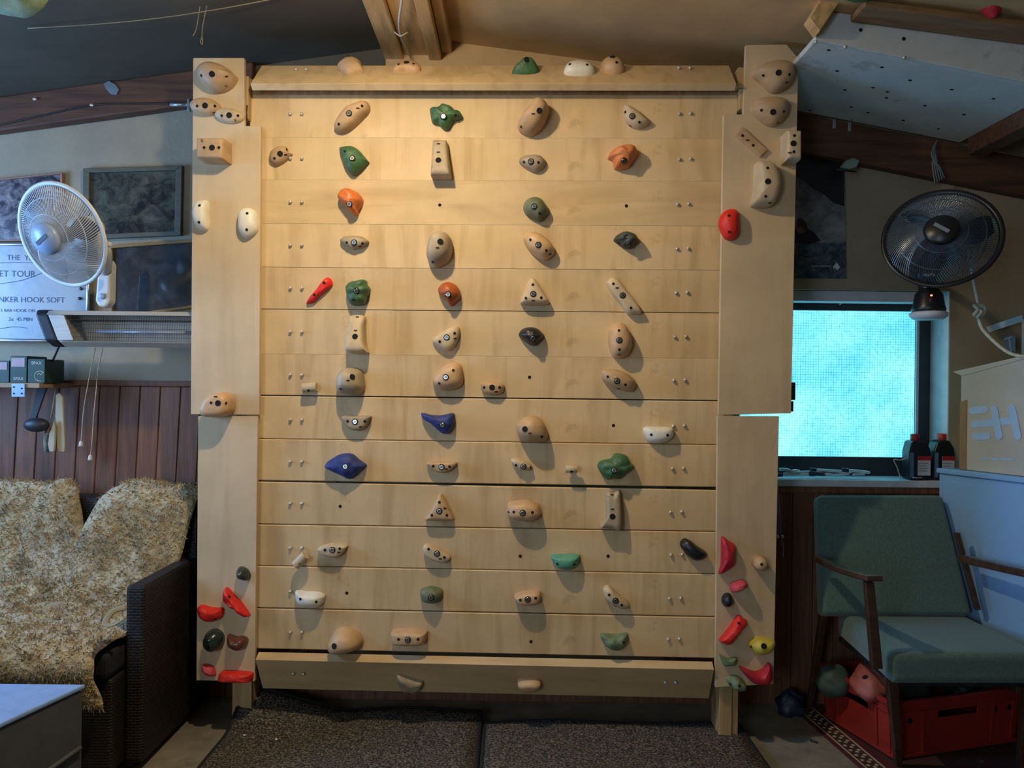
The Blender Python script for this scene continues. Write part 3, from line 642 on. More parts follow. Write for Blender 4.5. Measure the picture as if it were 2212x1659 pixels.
hold('tall bulging wooden hold on the fourth plank', [(923, 553), (927, 526), (933, 512), (949, 504), (965, 506), (976, 519), (978, 539), (974, 559), (962, 573), (944, 580), (931, 573)], pl(3), .078, M['woodgrey'], e=2.6, apex=(951, 527), big=[(951, 522)], holes=[(935, 566)], marks=[(945, 535)], group=GP)
hold('slanted oval wooden hold in the middle of the fourth plank', [(1131, 519), (1136, 507), (1147, 503), (1163, 505), (1181, 517), (1194, 532), (1198, 546), (1190, 558), (1176, 563), (1158, 555), (1140, 539)], pl(3), .055, M['woodpeach'], e=2.5, bolt=(1163, 529), holes=[(1146, 518), (1180, 541)], marks=[(1188, 549)], group=GP)
hold('dark slate grooved hold on the fourth plank', [(1325, 519), (1335, 507), (1353, 502), (1368, 506), (1377, 517), (1379, 524), (1371, 532), (1359, 539), (1344, 535), (1332, 526)], pl(3), .055, M['slate'], e=2.3, rough=.2, bolt=(1356, 528), holes=[(1337, 525)], group=GP)
hold('red slanted finger hold on the fifth plank', [(663, 657), (668, 645), (680, 632), (696, 611), (707, 600), (716, 604), (719, 616), (709, 627), (691, 641), (678, 654)], pl(4), .024, M['red'], e=2.6, rough=.15, holes=[(700, 611), (679, 637)], group=GP)
hold('green blocky hold on the fifth plank', [(751, 623), (759, 611), (777, 607), (791, 606), (795, 616), (801, 627), (795, 643), (791, 657), (777, 661), (761, 659), (754, 645)], pl(4), .055, M['green'], e=3, rough=.14, bolt=(770, 628), holes=[(764, 648)], group=GP)
hold('rusty orange drop shaped hold on the fifth plank', [(948, 623), (956, 614), (969, 610), (985, 616), (995, 632), (994, 645), (983, 657), (974, 662), (965, 652), (949, 636)], pl(4), .055, M['orangebrown'], e=2.3, bolt=(968, 636), group=GP)
hold('triangular wooden hold on the fifth plank', [(1148, 602), (1156, 605), (1167, 620), (1179, 639), (1186, 652), (1181, 659), (1155, 660), (1129, 659), (1124, 652), (1133, 630), (1142, 609)], pl(4), .045, M['woodpale'], e=3.6, apex=(1154, 640), bolt=(1152, 635), holes=[(1151, 615), (1136, 644), (1169, 643)], marks=[(1152, 649)], group=GP)
hold('long slanted wooden rail hold on the fifth plank', [(1310, 614), (1314, 605), (1323, 601), (1335, 607), (1353, 630), (1371, 652), (1385, 677), (1373, 680), (1355, 679), (1339, 659), (1321, 636)], pl(4), .038, M['woodpale'], e=4, bolt=(1345, 638), holes=[(1325, 613), (1363, 665)], marks=[(1333, 622)], group=GP)
hold('upright twisted wooden wedge hold on the sixth plank', [(761, 683), (789, 683), (791, 709), (793, 743), (797, 758), (795, 763), (757, 763), (752, 745), (752, 720), (759, 697)], pl(5), .05, M['woodpale'], e=5, grad=(0, -.35), big=[(767, 727)], marks=[(768, 714), (772, 685)], group=GP)
hold('pale wooden leaf hold on the sixth plank', [(935, 738), (944, 727), (967, 711), (989, 705), (994, 718), (989, 738), (978, 754), (965, 759), (949, 752)], pl(5), .03, M['woodpale'], e=3.2, bolt=(965, 729), holes=[(982, 720), (950, 738)], marks=[(983, 731)], group=GP)
hold('black green eye shaped hold on the sixth plank', [(1120, 723), (1129, 711), (1145, 707), (1160, 710), (1172, 720), (1175, 727), (1165, 740), (1156, 747), (1145, 745), (1129, 734)], pl(5), .05, M['black'], e=2.2, rough=.12, bolt=(1151, 731), group=GP)
hold('upright oval wooden hold on the sixth plank', [(1313, 720), (1321, 704), (1335, 698), (1348, 702), (1357, 715), (1364, 735), (1362, 755), (1353, 770), (1339, 775), (1323, 770), (1315, 749)], pl(5), .055, M['woodpeach'], e=2.7, bolt=(1338, 735), holes=[(1337, 714), (1338, 755)], marks=[(1338, 766)], group=GP)
peg('short horizontal wooden dowel peg beside the seventh plank screws', (659, 838), (689, 836), .0165, pl(6), GP, M['woodpale'])
hold('whitish bulging wooden dome hold on the seventh plank', [(730, 826), (736, 805), (752, 795), (770, 796), (784, 805), (789, 826), (788, 841), (777, 853), (754, 853), (734, 846)], pl(6), .078, M['woodgrey'], e=2.5, apex=(760, 822), big=[(761, 814)], holes=[(736, 840)], marks=[(752, 822)], group=GP)
hold('slanted oval wooden hold on the seventh plank', [(935, 826), (942, 807), (962, 789), (983, 783), (996, 789), (1001, 805), (1000, 828), (989, 839), (967, 844), (944, 839)], pl(6), .05, M['woodpeach'], e=2.6, bolt=(963, 815), holes=[(979, 800), (949, 828)], group=GP)
hold('small wooden half round hold low on the seventh plank', [(1039, 833), (1046, 826), (1061, 824), (1078, 826), (1090, 833), (1087, 846), (1076, 853), (1056, 853), (1043, 847)], pl(6), .03, M['wood'], e=3.2, big=[(1063, 837)], holes=[(1046, 837), (1079, 837)], marks=[(1072, 846)], group=GP)
hold('wide slanted wooden bean hold on the seventh plank', [(1299, 803), (1308, 798), (1327, 798), (1352, 806), (1370, 821), (1372, 833), (1365, 846), (1342, 844), (1319, 836), (1301, 821)], pl(6), .05, M['wood'], e=2.6, bolt=(1333, 823), holes=[(1313, 814), (1351, 831)], marks=[(1336, 839)], group=GP)
hold('half disc wooden ledge hold on the eighth plank', [(741, 899), (770, 898), (801, 898), (800, 907), (793, 921), (779, 929), (761, 928), (748, 917)], pl(7), .035, M['woodgrey'], e=5, bolt=(767, 911), holes=[(751, 910), (788, 910)], marks=[(779, 922)], group=GP)
hold('blue horned hold on the eighth plank', [(910, 893), (917, 892), (931, 896), (949, 897), (967, 894), (978, 892), (983, 898), (982, 918), (974, 932), (965, 937), (953, 934), (933, 916), (916, 905)], pl(7), .05, M['blue'], e=2.8, apex=(958, 912), rough=.1, bolt=(956, 918), group=GP)
hold('bulging wooden dome hold on the eighth plank', [(1115, 922), (1124, 907), (1142, 898), (1159, 900), (1175, 914), (1182, 933), (1181, 950), (1162, 955), (1137, 953), (1120, 940)], pl(7), .08, M['wood'], e=2.5, big=[(1134, 927)], holes=[(1170, 943)], marks=[(1145, 936)], group=GP)
hold('white half oval ledge hold at the right of the eighth plank', [(1389, 930), (1394, 922), (1415, 921), (1448, 923), (1454, 932), (1451, 945), (1435, 955), (1415, 957), (1397, 950)], pl(7), .045, M['white'], e=2.8, holes=[(1407, 939), (1442, 940)], group=GP)
hold('large blue lozenge hold on the ninth plank', [(704, 1005), (709, 997), (725, 986), (739, 980), (761, 980), (775, 991), (792, 1004), (786, 1012), (770, 1027), (757, 1034), (741, 1027), (707, 1011)], pl(8), .05, M['blue'], e=2.8, rough=.1, bolt=(746, 1008), group=GP)
hold('slim wooden trapezoid ledge hold on the ninth plank', [(923, 997), (955, 997), (987, 998), (980, 1011), (967, 1018), (955, 1020), (944, 1018), (931, 1010)], pl(8), .034, M['wood'], e=5, bolt=(954, 1009), holes=[(936, 1007), (971, 1008)], marks=[(964, 1013)], group=GP)
hold('small wooden hooked hold in the dome hold shadow', [(1104, 995), (1111, 990), (1127, 992), (1142, 999), (1149, 1007), (1149, 1013), (1137, 1016), (1116, 1011)], pl(8), .03, M['woodpale'], e=3, bolt=(1131, 1008), holes=[(1115, 1005), (1146, 1010)], group=GP)
peg('short horizontal wooden dowel peg left of the green ninth plank hold', (1221, 1011), (1246, 1011), .0125, pl(8), GP, M['woodpale'], .02)
hold('green angular hold on the ninth plank', [(1290, 1006), (1299, 994), (1319, 990), (1327, 980), (1342, 980), (1354, 985), (1362, 1000), (1368, 1006), (1354, 1018), (1339, 1033), (1324, 1033), (1310, 1035), (1301, 1026)], pl(8), .055, M['green'], e=2.8, rough=.2, bolt=(1327, 1016), group=GP)
hold('triangular wooden hold on the tenth plank', [(951, 1066), (960, 1074), (971, 1095), (980, 1115), (978, 1122), (950, 1123), (923, 1122), (922, 1115), (940, 1085)], pl(9), .042, M['wood'], e=3.8, apex=(950, 1106), bolt=(949, 1104), holes=[(949, 1085), (933, 1113), (965, 1113)], marks=[(961, 1098)], group=GP)
hold('rounded wooden bread shaped hold on the tenth plank', [(1095, 1097), (1101, 1085), (1122, 1080), (1144, 1081), (1162, 1089), (1168, 1102), (1167, 1112), (1152, 1122), (1132, 1123), (1101, 1115)], pl(9), .065, M['woodpeach'], e=3.2, bolt=(1129, 1108), holes=[(1110, 1106), (1150, 1107)], marks=[(1099, 1106)], group=GP)
hold('upright wooden wedge hold on the tenth plank', [(1309, 1063), (1325, 1063), (1338, 1063), (1339, 1138), (1320, 1138), (1299, 1137), (1298, 1133), (1308, 1113)], pl(9), .05, M['woodgrey'], e=5, grad=(0, -.2), big=[(1323, 1116)], marks=[(1323, 1100), (1322, 1069)], group=GP)
hold('thin wooden half moon ledge hold on the eleventh plank', [(690, 1182), (707, 1175), (727, 1173), (750, 1177), (749, 1184), (739, 1197), (723, 1202), (700, 1197), (691, 1190)], pl(10), .036, M['woodpale'], e=5, bolt=(718, 1188), holes=[(702, 1188), (734, 1185)], marks=[(732, 1193)], group=GP)
peg('slanted wooden dowel peg with its round end up on the eleventh plank', (645, 1216), (667, 1194), .0165, pl(10), GP, M['woodpale'], .02)
hold('wooden leaf ledge hold in the middle of the eleventh plank', [(915, 1186), (919, 1175), (933, 1177), (953, 1186), (971, 1198), (973, 1206), (962, 1213), (944, 1211), (922, 1200)], pl(10), .034, M['woodpale'], e=5, bolt=(944, 1196), holes=[(926, 1186), (960, 1204)], marks=[(951, 1207)], group=GP)
hold('turquoise half round ledge hold on the eleventh plank', [(1190, 1204), (1192, 1197), (1220, 1196), (1249, 1197), (1251, 1204), (1246, 1217), (1233, 1227), (1218, 1228), (1200, 1222)], pl(10), .05, M['turq'], e=2.8, holes=[(1204, 1218), (1240, 1219)], group=GP)
hold('black banana hold at the right end of the eleventh plank', [(1468, 1176), (1476, 1163), (1489, 1166), (1504, 1178), (1522, 1190), (1526, 1198), (1516, 1207), (1499, 1209), (1481, 1196)], pl(10), .04, M['black'], e=2.5, group=GP)
hold('white half oval hold on the twelfth plank', [(640, 1278), (644, 1274), (662, 1277), (687, 1278), (701, 1283), (703, 1290), (698, 1303), (682, 1310), (662, 1308), (644, 1298)], pl(11), .05, M['white'], e=2.6, holes=[(649, 1294), (683, 1300)], group=GP)
hold('small dark green and grey dome hold on the twelfth plank', [(908, 1276), (913, 1270), (931, 1265), (953, 1271), (957, 1283), (952, 1295), (940, 1301), (922, 1300), (911, 1293)], pl(11), .045, M['greygreen'], e=2.4, bolt=(931, 1291), group=GP)
hold('wooden half round ledge hold on the twelfth plank', [(1111, 1286), (1122, 1279), (1142, 1275), (1162, 1275), (1168, 1281), (1167, 1292), (1158, 1300), (1137, 1303), (1119, 1299)], pl(11), .05, M['woodpeach'], e=4.5, bolt=(1140, 1295), holes=[(1124, 1296), (1157, 1292)], group=GP)
hold('slanted wooden banana hold on the twelfth plank', [(1303, 1277), (1305, 1267), (1316, 1265), (1332, 1279), (1349, 1292), (1358, 1303), (1357, 1311), (1342, 1313), (1324, 1305), (1308, 1292)], pl(11), .04, M['woodpale'], e=3, bolt=(1330, 1298), holes=[(1316, 1285), (1343, 1307)], marks=[(1329, 1309)], group=GP)
hold('egg shaped wooden dome hold on the lowest plank', [(711, 1389), (718, 1371), (734, 1355), (752, 1353), (772, 1362), (783, 1375), (784, 1387), (775, 1397), (754, 1404), (732, 1407), (716, 1402)], pl(12), .085, M['woodpeach'], e=2.4, big=[(722, 1396)], group=GP)
hold('wide wooden shelf hold on the lowest plank', [(847, 1364), (854, 1359), (888, 1357), (919, 1361), (923, 1365), (921, 1380), (911, 1387), (888, 1388), (856, 1386), (848, 1378)], pl(12), .055, M['woodpeach'], e=4.5, bolt=(881, 1382), holes=[(861, 1381), (903, 1381)], group=GP)
hold('pale green saddle hold on the lowest plank', [(1296, 1371), (1301, 1366), (1327, 1369), (1352, 1366), (1354, 1373), (1352, 1386), (1339, 1400), (1322, 1401), (1304, 1389)], pl(12), .05, M['greenpale'], e=2.7, rough=.2, holes=[(1347, 1388)], group=GP)
kp = (KP, BU, KV, KN)
hold('worn brown and grey hook hold on the kicker board', [(858, 1455), (876, 1459), (899, 1466), (914, 1469), (911, 1480), (899, 1487), (881, 1488), (864, 1480)], kp, .03, M['woodgrey'], e=2.8, rough=.15, group='holds on the dark kicker board')
hold('thin wooden rim ledge hold on the kicker board', [(1119, 1468), (1142, 1464), (1167, 1467), (1164, 1477), (1142, 1482), (1124, 1479)], kp, .035, M['woodpeach'], e=4, group='holds on the dark kicker board')

# lamp above the board, hung under the ridge (out of the picture)
lp = thing('bulb_lamp', 'bare warm bulb lamp hanging under the ridge beam', 'lamp', LAMP_POS)
MB().lathe([(.03, .06), (.032, .10), (.018, .105)], Matrix.Translation(LAMP_POS), 20).build('socket', M['black'], lp, smooth=True)
M['bulb'] = glow('bulb_glass', (1.0, .80, .55), 12)
MB().lathe([(1e-5, -.032), (.02, -.026), (.03, -.008), (.03, .01), (.02, .035), (.015, .06)], Matrix.Translation(LAMP_POS), 20).build('bulb', M['bulb'], lp, smooth=True)
dl = bpy.data.lights.new('bulb_downlight', 'AREA'); dl.shape = 'DISK'; dl.size = .07; dl.energy = LAMP_DOWN_W; dl.color = (1.0, .81, .53)
do = bpy.data.objects.new('bulb_downlight', dl); place(do, Matrix.Translation(LAMP_POS + V((0, 0, -.045))), lp)
ld = bpy.data.lights.new('bulb_light', 'POINT'); ld.energy = LAMP_ROUND_W; ld.color = (1.0, .81, .53); ld.shadow_soft_size = .035
lo = bpy.data.objects.new('bulb_light', ld); place(lo, Matrix.Translation(LAMP_POS + V((0, 0, -.075))), lp)
# ------------------------------------------------------------------ ceiling volume and beams on the right
M['panel_white'] = pm('white_ceiling_panel', (208, 214, 214), rough=.55, var=.10, scale=5, bump=.05, dirt=((110, 108, 104), 5, .55, .6), spec=.3)
M['knotty'] = pm('knotty_pine', (136, 104, 70), rough=.6, var=.2, scale=4, stretch=(1, 10, 10), bump=.06, dirt=((56, 34, 20), 16, .70, .8))
zp = lambda x: zg(x) + .005
cv = thing('ceiling_climbing_panel', 'white drilled climbing panel slung under the ceiling above the window', 'climbing panel', (1.3, 2.39, zp(1.3)))
YV = 2.40; xa, xb = .93, 1.69
und = MB().prism([(xa, YV, zp(xa)), (xb, YV, zp(xb)), (xb, YW - .052, zp(xb)), (xa, YW - .052, zp(xa))], (0, 0, .018)).build('underside_panel', M['panel_white'], cv, bevel=.002)
ris = MB().prism([(xa, YV - .018, zp(xa)), (xb + .35, YV - .018, zp(xb + .35)), (xb + .35, YV - .018, zr(xb + .35) - .002), (xa, YV - .018, zr(xa) - .002)], (0, .017, 0)).build('riser_panel', M['panel_white'], cv, bevel=.002)
UNn = V((zp(0) - zp(1), 0, -1)).normalized()
UNn = V((-(zp(1) - zp(0)), 0, -1)).normalized() * 1
UNn = V(((zp(1) - zp(0)), 0, -1)).normalized()
pu = V((xa, YV, zp(xa)))
for px, py in ((1790, 108), (1808, 153), (1905, 145), (1825, 194), (1886, 189), (1917, 198), (1966, 173), (1839, 231), (1875, 243), (1951, 260), (1915, 211), (1998, 228), (2056, 193), (2146, 213), (2082, 247), (1750, 238), (2027, 278)):
    inst('bolt_hole', BHOLE, und, axis_frame(on_plane(px, py, pu, UNn) + UNn * .0004, UNn))
pr = V((0, YV - .018, 0))
for px, py in ((1859, 65), (1952, 84)):
    inst('bolt_hole', BHOLE, ris, axis_frame(on_plane(px, py, pr, V((0, 1, 0))) + V((0, -.0005, 0)), V((0, -1, 0))))
for px, py in ((1761, 92), (1824, 103), (1951, 126), (1923, 30), (2011, 45), (2095, 60)):
    inst('screw', STUD, ris, axis_frame(on_plane(px, py, pr, V((0, 1, 0))), V((0, -1, 0))))
MB().prism([(xb, YV - .02, zp(xb) + .02), (xb + .06, YV - .02, zp(xb) + .01), (xb + .06, YV - .02, zp(xb) - .07), (xb, YV - .02, zp(xb) - .06)], (0, .49, 0)).build('side_batten', M['rafter'], cv, bevel=.004)
q1, q2, q3, q4 = [on_plane(*p, pr, V((0, 1, 0))) for p in ((1735, 55), (1775, -12), (1818, -6), (1757, 84))]
MB().prism([q1, q2, q3, q4], (0, -.05, 0)).build('end_block', M['pine'], cv, bevel=.003)
bmz = lambda x: zr(x) - .012
bmo = MB().prism([(xa + .1, 2.27, bmz(xa + .1)), (XR, 2.27, bmz(XR)), (XR, 2.27, bmz(XR) - .02), (xa + .1, 2.27, bmz(xa + .1) - .02)], (0, .10, 0)).build('trim_4', M['knotty'], None, Matrix.Translation(V((1.5, 2.28, 2.2))), bevel=.004)
setp(bmo, 'knotty pine beam in front of the ceiling panel', None, None, 'structure')
# holds on the beam, at the top edge of the picture
bpn = V((0, 2.27, 0)); vf = (bpn, V((1, 0, 0)), V((0, 0, 1)), V((0, -1, 0)))
hold('red pointed hold on the pine beam at the top right', [(2092, -8), (2125, -6), (2160, 18), (2156, 30), (2146, 42), (2128, 34), (2112, 14)], vf, .03, M['crimson'], e=2.5)
hold('green hold barely showing above the ceiling panel', [(1820, -40), (1860, -48), (1895, -36), (1898, -10), (1880, 2), (1845, 5), (1822, -6)], vf, .05, M['green'], e=2.4)
gp0 = V((-1.45, 0, zl(-1.45))); gn = V((.148, 0, -1)).normalized()
gc = on_plane(8, 2, gp0 + gn * .05, gn)
gU = V((1, 0, .148)).normalized(); gV = gn.cross(gU)
pts = []
Mx = frame(gc - gn * (gc - gp0).dot(gn), gU, None, gn)
mb = MB(); nn = 24
prof_ = [(0, 1.0), (.02, 1.04), (.05, .95), (.075, .7), (.09, .4)]
rings = []
for zz, s_ in prof_:
    rings.append([Mx @ V((s_ * (.095 + .018 * math.cos(2 * a + .5)) * math.cos(a) + zz * .45, s_ * (.07 + .012 * math.sin(3 * a)) * math.sin(a), zz)) for a in [2 * math.pi * i / nn for i in range(nn)]])
vs = [p for r_ in rings for p in r_] + [Mx @ V((.045, 0, .095))]
fs = [(k * nn + j, k * nn + (j + 1) % nn, (k + 1) * nn + (j + 1) % nn, (k + 1) * nn + j) for k in range(len(rings) - 1) for j in range(nn)]
fs += [((len(rings) - 1) * nn + j, (len(rings) - 1) * nn + (j + 1) % nn, len(rings) * nn) for j in range(nn)]
M['green_chalk'] = pm('resin_green_chalked', (70, 110, 70), rough=.6, var=.2, scale=9, bump=.15, rgb2=(176, 186, 160))
o = mb.add(vs, fs).build('climbing_hold', M['green_chalk'], None, Mx, smooth=True); setp(o, 'green chalked hold hanging from the ceiling in the top left corner', 'climbing hold')

# string, cables, strands under the ceiling
M['string'] = pm('string', (150, 138, 104), rough=.8, var=.1, bump=0)
M['cable_white'] = pm('cable_white', (206, 200, 186), rough=.5, var=.05, bump=0)
M['cable_dark'] = pm('cable_dark', (40, 34, 30), rough=.6, var=.1, bump=0)
cp = V((0, 0, zl(0))); cpn = V((.148, 0, -1)).normalized()
a_, b_ = on_plane(60, 57, cp, cpn), on_plane(500, 2, cp, cpn)
a2 = b_ + (b_ - a_) * .3
mbs = MB().tube([a_.lerp(a2, i / 12) + V((0, 0, -.006 - .02 * math.sin(math.pi * i / 12))) for i in range(13)], .0016, 6)
setp(mbs.build('string_line', M['string'], None, Matrix.Translation(a_), smooth=True), 'thin string stretched under the dark ceiling', 'string')
st = thing('hanging_threads', 'two pale frayed threads dangling from the dark ceiling', 'thread', on_plane(440, 20, cp, cpn))
for pp in ([(432, 14), (428, 40), (424, 62), (417, 78)], [(447, 12), (441, 40), (437, 62), (436, 80), (433, 90), (437, 96), (438, 82)]):
    d0 = on_plane(pp[0][0], pp[0][1], cp, cpn).y
    MB().tube(spline([at_y(x, y, d0 - .01) for x, y in pp], 5), .0013, 5).build('thread', M['string'], st, smooth=True)
ch = YW - .056
setp(MB().tube(spline([at_y(x, y, ch) for x, y in ((-30, 276), (0, 270), (90, 250), (200, 227), (300, 224), (370, 223))], 6), .003, 6).build('wall_cable', M['cable_dark'], None, Matrix.Translation(at_y(100, 250, ch)), smooth=True), 'dark cable clipped along the left gable rafter', 'cable')
jc = thing('cable_coupler', 'grey cable coupler at the right end of the dark rafter cable', 'coupler', at_y(395, 226, ch))
MB().tube([at_y(368, 226, ch), at_y(405, 226, ch)], .007, 10).build('sleeve', M['zinc'], jc, smooth=True)
MB().box(at_y(409, 228, ch), (.01, .02, .045)).build('flange', M['zinc'], jc, bevel=.002)
for k, (x, y) in enumerate(((198, 227), (75, 214))):
    setp(MB().ell(at_y(x, y, ch - .002), (.008, .004, .005)).build('cable_clip', M['cable_white'], None, Matrix.Translation(at_y(x, y, ch)), smooth=True), ('white clip holding the dark rafter cable', 'small white clip at the left on the gable rafter')[k], 'clip')
M['tape'] = pm('masking_scrap', (110, 124, 132), rough=.8, var=.2, bump=.1)
pz = at_y(240, 190, ch + .003)
setp(MB().prism([at_y(x, y, ch + .004) for x, y in ((224, 181), (236, 175), (250, 183), (258, 194), (252, 206), (240, 204), (229, 192))], (0, -.003, 0)).build('tape_scrap', M['tape'], None, Matrix.Translation(pz), bevel=.001), 'pale blue scrap stuck on the left gable rafter', 'scrap')
rz = 2.408
path = [on_plane(x, y, V((0, 0, rz)), V((0, 0, 1))) for x, y in ((872, -60), (868, 0), (862, 45), (865, 74), (876, 100), (887, 124))]
lcab = thing('lamp_cable', 'white lamp cable clipped under the ridge beam', 'cable', path[2])
MB().tube(spline(path, 6), .0045, 8).build('flex', M['cable_white'], lcab, smooth=True)
cl = path[3]
MB().tube([cl + V((-.022, 0, .008)), cl + V((-.004, 0, -.006)), cl + V((.004, 0, -.006)), cl + V((.026, -.003, .006))], .0022, 6).build('cable_tie', M['cable_white'], lcab, smooth=True)

# ------------------------------------------------------------------ left wall things
M['frame_grey'] = pm('frame_grey_wood', (88, 86, 72), rough=.5, var=.15, scale=6, stretch=(1, 1, 8), bump=.05)
M['frame_gold'] = pm('frame_gold_wood', (142, 112, 66), rough=.4, var=.15, scale=6, bump=.04)
M['frame_red'] = pm('frame_pale_wood', (150, 110, 92), rough=.5, var=.15, bump=.04)
def photo_mat(name, seed, cols, scale=14):
    m = bpy.data.materials.new(name); m.use_nodes = True; nt = m.node_tree; L = nt.links.new; b = nt.nodes['Principled BSDF']
    tc = N_(nt, 'ShaderNodeTexCoord'); mp = N_(nt, 'ShaderNodeMapping'); mp.inputs['Location'].default_value = (seed, seed * 2, seed * .7); mp.inputs['Scale'].default_value = (1, 1, 1.3)
    L(tc.outputs['Object'], mp.inputs['Vector'])
    n1 = N_(nt, 'ShaderNodeTexNoise'); n1.inputs['Scale'].default_value = scale; n1.inputs['Detail'].default_value = 9; n1.inputs['Roughness'].default_value = .72; n1.inputs['Distortion'].default_value = .6
    L(mp.outputs[0], n1.inputs['Vector'])
    r = N_(nt, 'ShaderNodeValToRGB'); els = r.color_ramp.elements
    for i, c in enumerate(cols):
        e = els[i] if i < 2 else els.new(.5)
        e.position = .30 + .42 * i / (len(cols) - 1); e.color = (*lin(c), 1)
    L(n1.outputs['Fac'], r.inputs['Fac'])
    L(r.outputs[0], b.inputs['Base Color']); b.inputs['Roughness'].default_value = .35
    return m
GLASS = bpy.data.materials.new('picture_glass'); GLASS.use_nodes = True
nt = GLASS.node_tree; nt.nodes.remove(nt.nodes['Principled BSDF'])
tr = N_(nt, 'ShaderNodeBsdfTransparent'); tr.inputs[0].default_value = (.92, .95, .95, 1); gl = N_(nt, 'ShaderNodeBsdfGlossy'); gl.inputs['Roughness'].default_value = .08; mxs = N_(nt, 'ShaderNodeMixShader'); mxs.inputs[0].default_value = .06
nt.links.new(tr.outputs[0], mxs.inputs[1]); nt.links.new(gl.outputs[0], mxs.inputs[2]); nt.links.new(mxs.outputs[0], nt.nodes['Material Output'].inputs[0])
def picture(label, quad, fw, fmat, pmat, glass=True, y=None, extra=None):
    y = y or YW - .02
    P = [at_y(px, py, y) for px, py in quad]           # TL TR BR BL
    c = sum(P, V((0, 0, 0))) / 4
    root = thing('framed_picture', label, 'picture', (P[2] + P[3]) / 2)
    def ins(d): return [p + (c - p).normalized() * d * 1.35 for p in P]
    I = ins(fw)
    for i in range(4):
        MB().prism([P[i], P[(i + 1) % 4], I[(i + 1) % 4], I[i]], (0, .018, 0)).build('frame_bar', fmat, root, bevel=.002)
    J = ins(fw * .8)
    MB().prism([p + V((0, .012, 0)) for p in J], (0, .004, 0)).build('print', pmat, root, Matrix.Translation(c))
    if glass: MB().prism([p + V((0, .006, 0)) for p in J], (0, .002, 0)).build('glass', GLASS, root)
    return root, c
dk = [(12, 13, 18), (22, 22, 28), (40, 38, 42), (66, 60, 58), (130, 122, 104)]
picture('grey framed dark photo collage on the left wall', [(179, 363), (393, 357), (390, 508), (178, 517)], .022, M['frame_grey'], photo_mat('collage_print', 1.3, dk, 16))
picture('gold framed dark photo hanging behind the heater', [(232, 530), (440, 515), (440, 662), (234, 690)], .014, M['frame_gold'], photo_mat('dark_print', 4.1, [(12, 14, 20), (24, 27, 36), (34, 36, 44), (84, 82, 86)], 12))
picture('tilted photo collage with a pale wood frame at the left edge', [(-120, 398), (134, 372), (138, 520), (-120, 522)], .008, M['frame_red'], photo_mat('collage_print_lilac', 7.7, [(18, 18, 30), (44, 38, 54), (92, 78, 96), (170, 160, 160)], 15), glass=False)
# whiteboard with marker notes
M['wb'] = pm('whiteboard_face', (156, 162, 166), rough=.3, var=.08, scale=6, bump=.02, dirt=((124, 140, 158), 5, .5, .6))
M['ink'] = pm('marker_ink', (58, 92, 124), rough=.6, var=.2, bump=0)
wbr = thing('whiteboard', 'whiteboard with faded marker notes behind the white fan', 'whiteboard', at_y(60, 735, YW - .02))
wq = [at_y(px, py, YW - .03) for px, py in ((-160, 528), (192, 528), (188, 738), (-160, 732))]
MB().prism(wq, (0, .012, 0)).build('board', M['wb'], wbr, Matrix.Translation(wq[0]))
for i in range(4):
    MB().tube([wq[i], wq[(i + 1) % 4]], .007, 8).build('edge_strip', M['zinc'], wbr, smooth=True)
wm = lambda px, py: frame(at_y(px, py, YW - .0312), V((1, 0, 0)), None, V((0, -1, 0)))
mbt = MB()
for s_, px, py, sz in (('THE  YES', 46, 557, .028), ('GET TOUR', 30, 592, .034), ('LINKER HOOK SOFT', 62, 648, .030), ('11 BAR HOOK ON', 36, 671, .017), ('2x  45 MIN', 44, 690, .020)):
    text(mbt, s_, sz, wm(px, py))
for pp in ([(0, 613), (40, 607), (70, 598), (100, 585)], [(0, 568), (40, 567), (80, 568)], [(0, 710), (30, 706), (60, 709)]):
    mbt.tube(spline([at_y(x, y, YW - .0308) for x, y in pp], 4), .0014, 4)
mbt.build('marker_writing', M['ink'], wbr)
for px, py in ((176, 624), (173, 645)):
    MB().lathe([(.0055, 0), (.006, .006), (.004, .008)], axis_frame(at_y(px, py, YW - .031), V((0, -1, 0))), 14).build('magnet', M['black'], wbr, smooth=True)

# infrared heater
M['alu'] = pm('brushed_aluminium', (196, 192, 182), rough=.45, metal=.3, var=.1, scale=3, stretch=(1, 1, 40), bump=.02)
M['plastic_dark'] = pm('dark_plastic', (26, 28, 36), rough=.5, var=.1, bump=.03)
HY = 2.72
ht = thing('infrared_heater', 'long aluminium infrared heater with black end cap below the pictures', 'heater', at_y(260, 752, HY))
hx = lambda px, py=710: at_y(px, py, HY).x
hz = lambda py: at_y(260, py, HY).z
zt_, zb_ = hz(672), hz(750)
sec = [(0, zt_), (-.03, zt_ - .004), (-.045, zt_ - .022), (-.035, zb_ + .02), (.0, zb_), (.05, zb_ + .006), (.07, zb_ + .04), (.07, zt_ - .01)]
def secpoly(x, sh=0, sc=1.0):
    zc = (zt_ + zb_) / 2
    return [V((x + (zt_ - z) * sh, HY + y * sc, zc + (z - zc) * sc)) for y, z in sec]
def sweep(mb, A, B, mi=0):
    n_ = len(A); mb.add(A + B, [tuple(range(n_)), tuple(range(2 * n_ - 1, n_ - 1, -1))] + [((i + 1) % n_, i, n_ + i, n_ + (i + 1) % n_) for i in range(n_)], mi); return mb
sweep(MB(), secpoly(hx(88), .33, 1.03), secpoly(hx(116), .33, 1.03)).build('end_cap', M['plastic_dark'], ht, bevel=.008, seg=3)
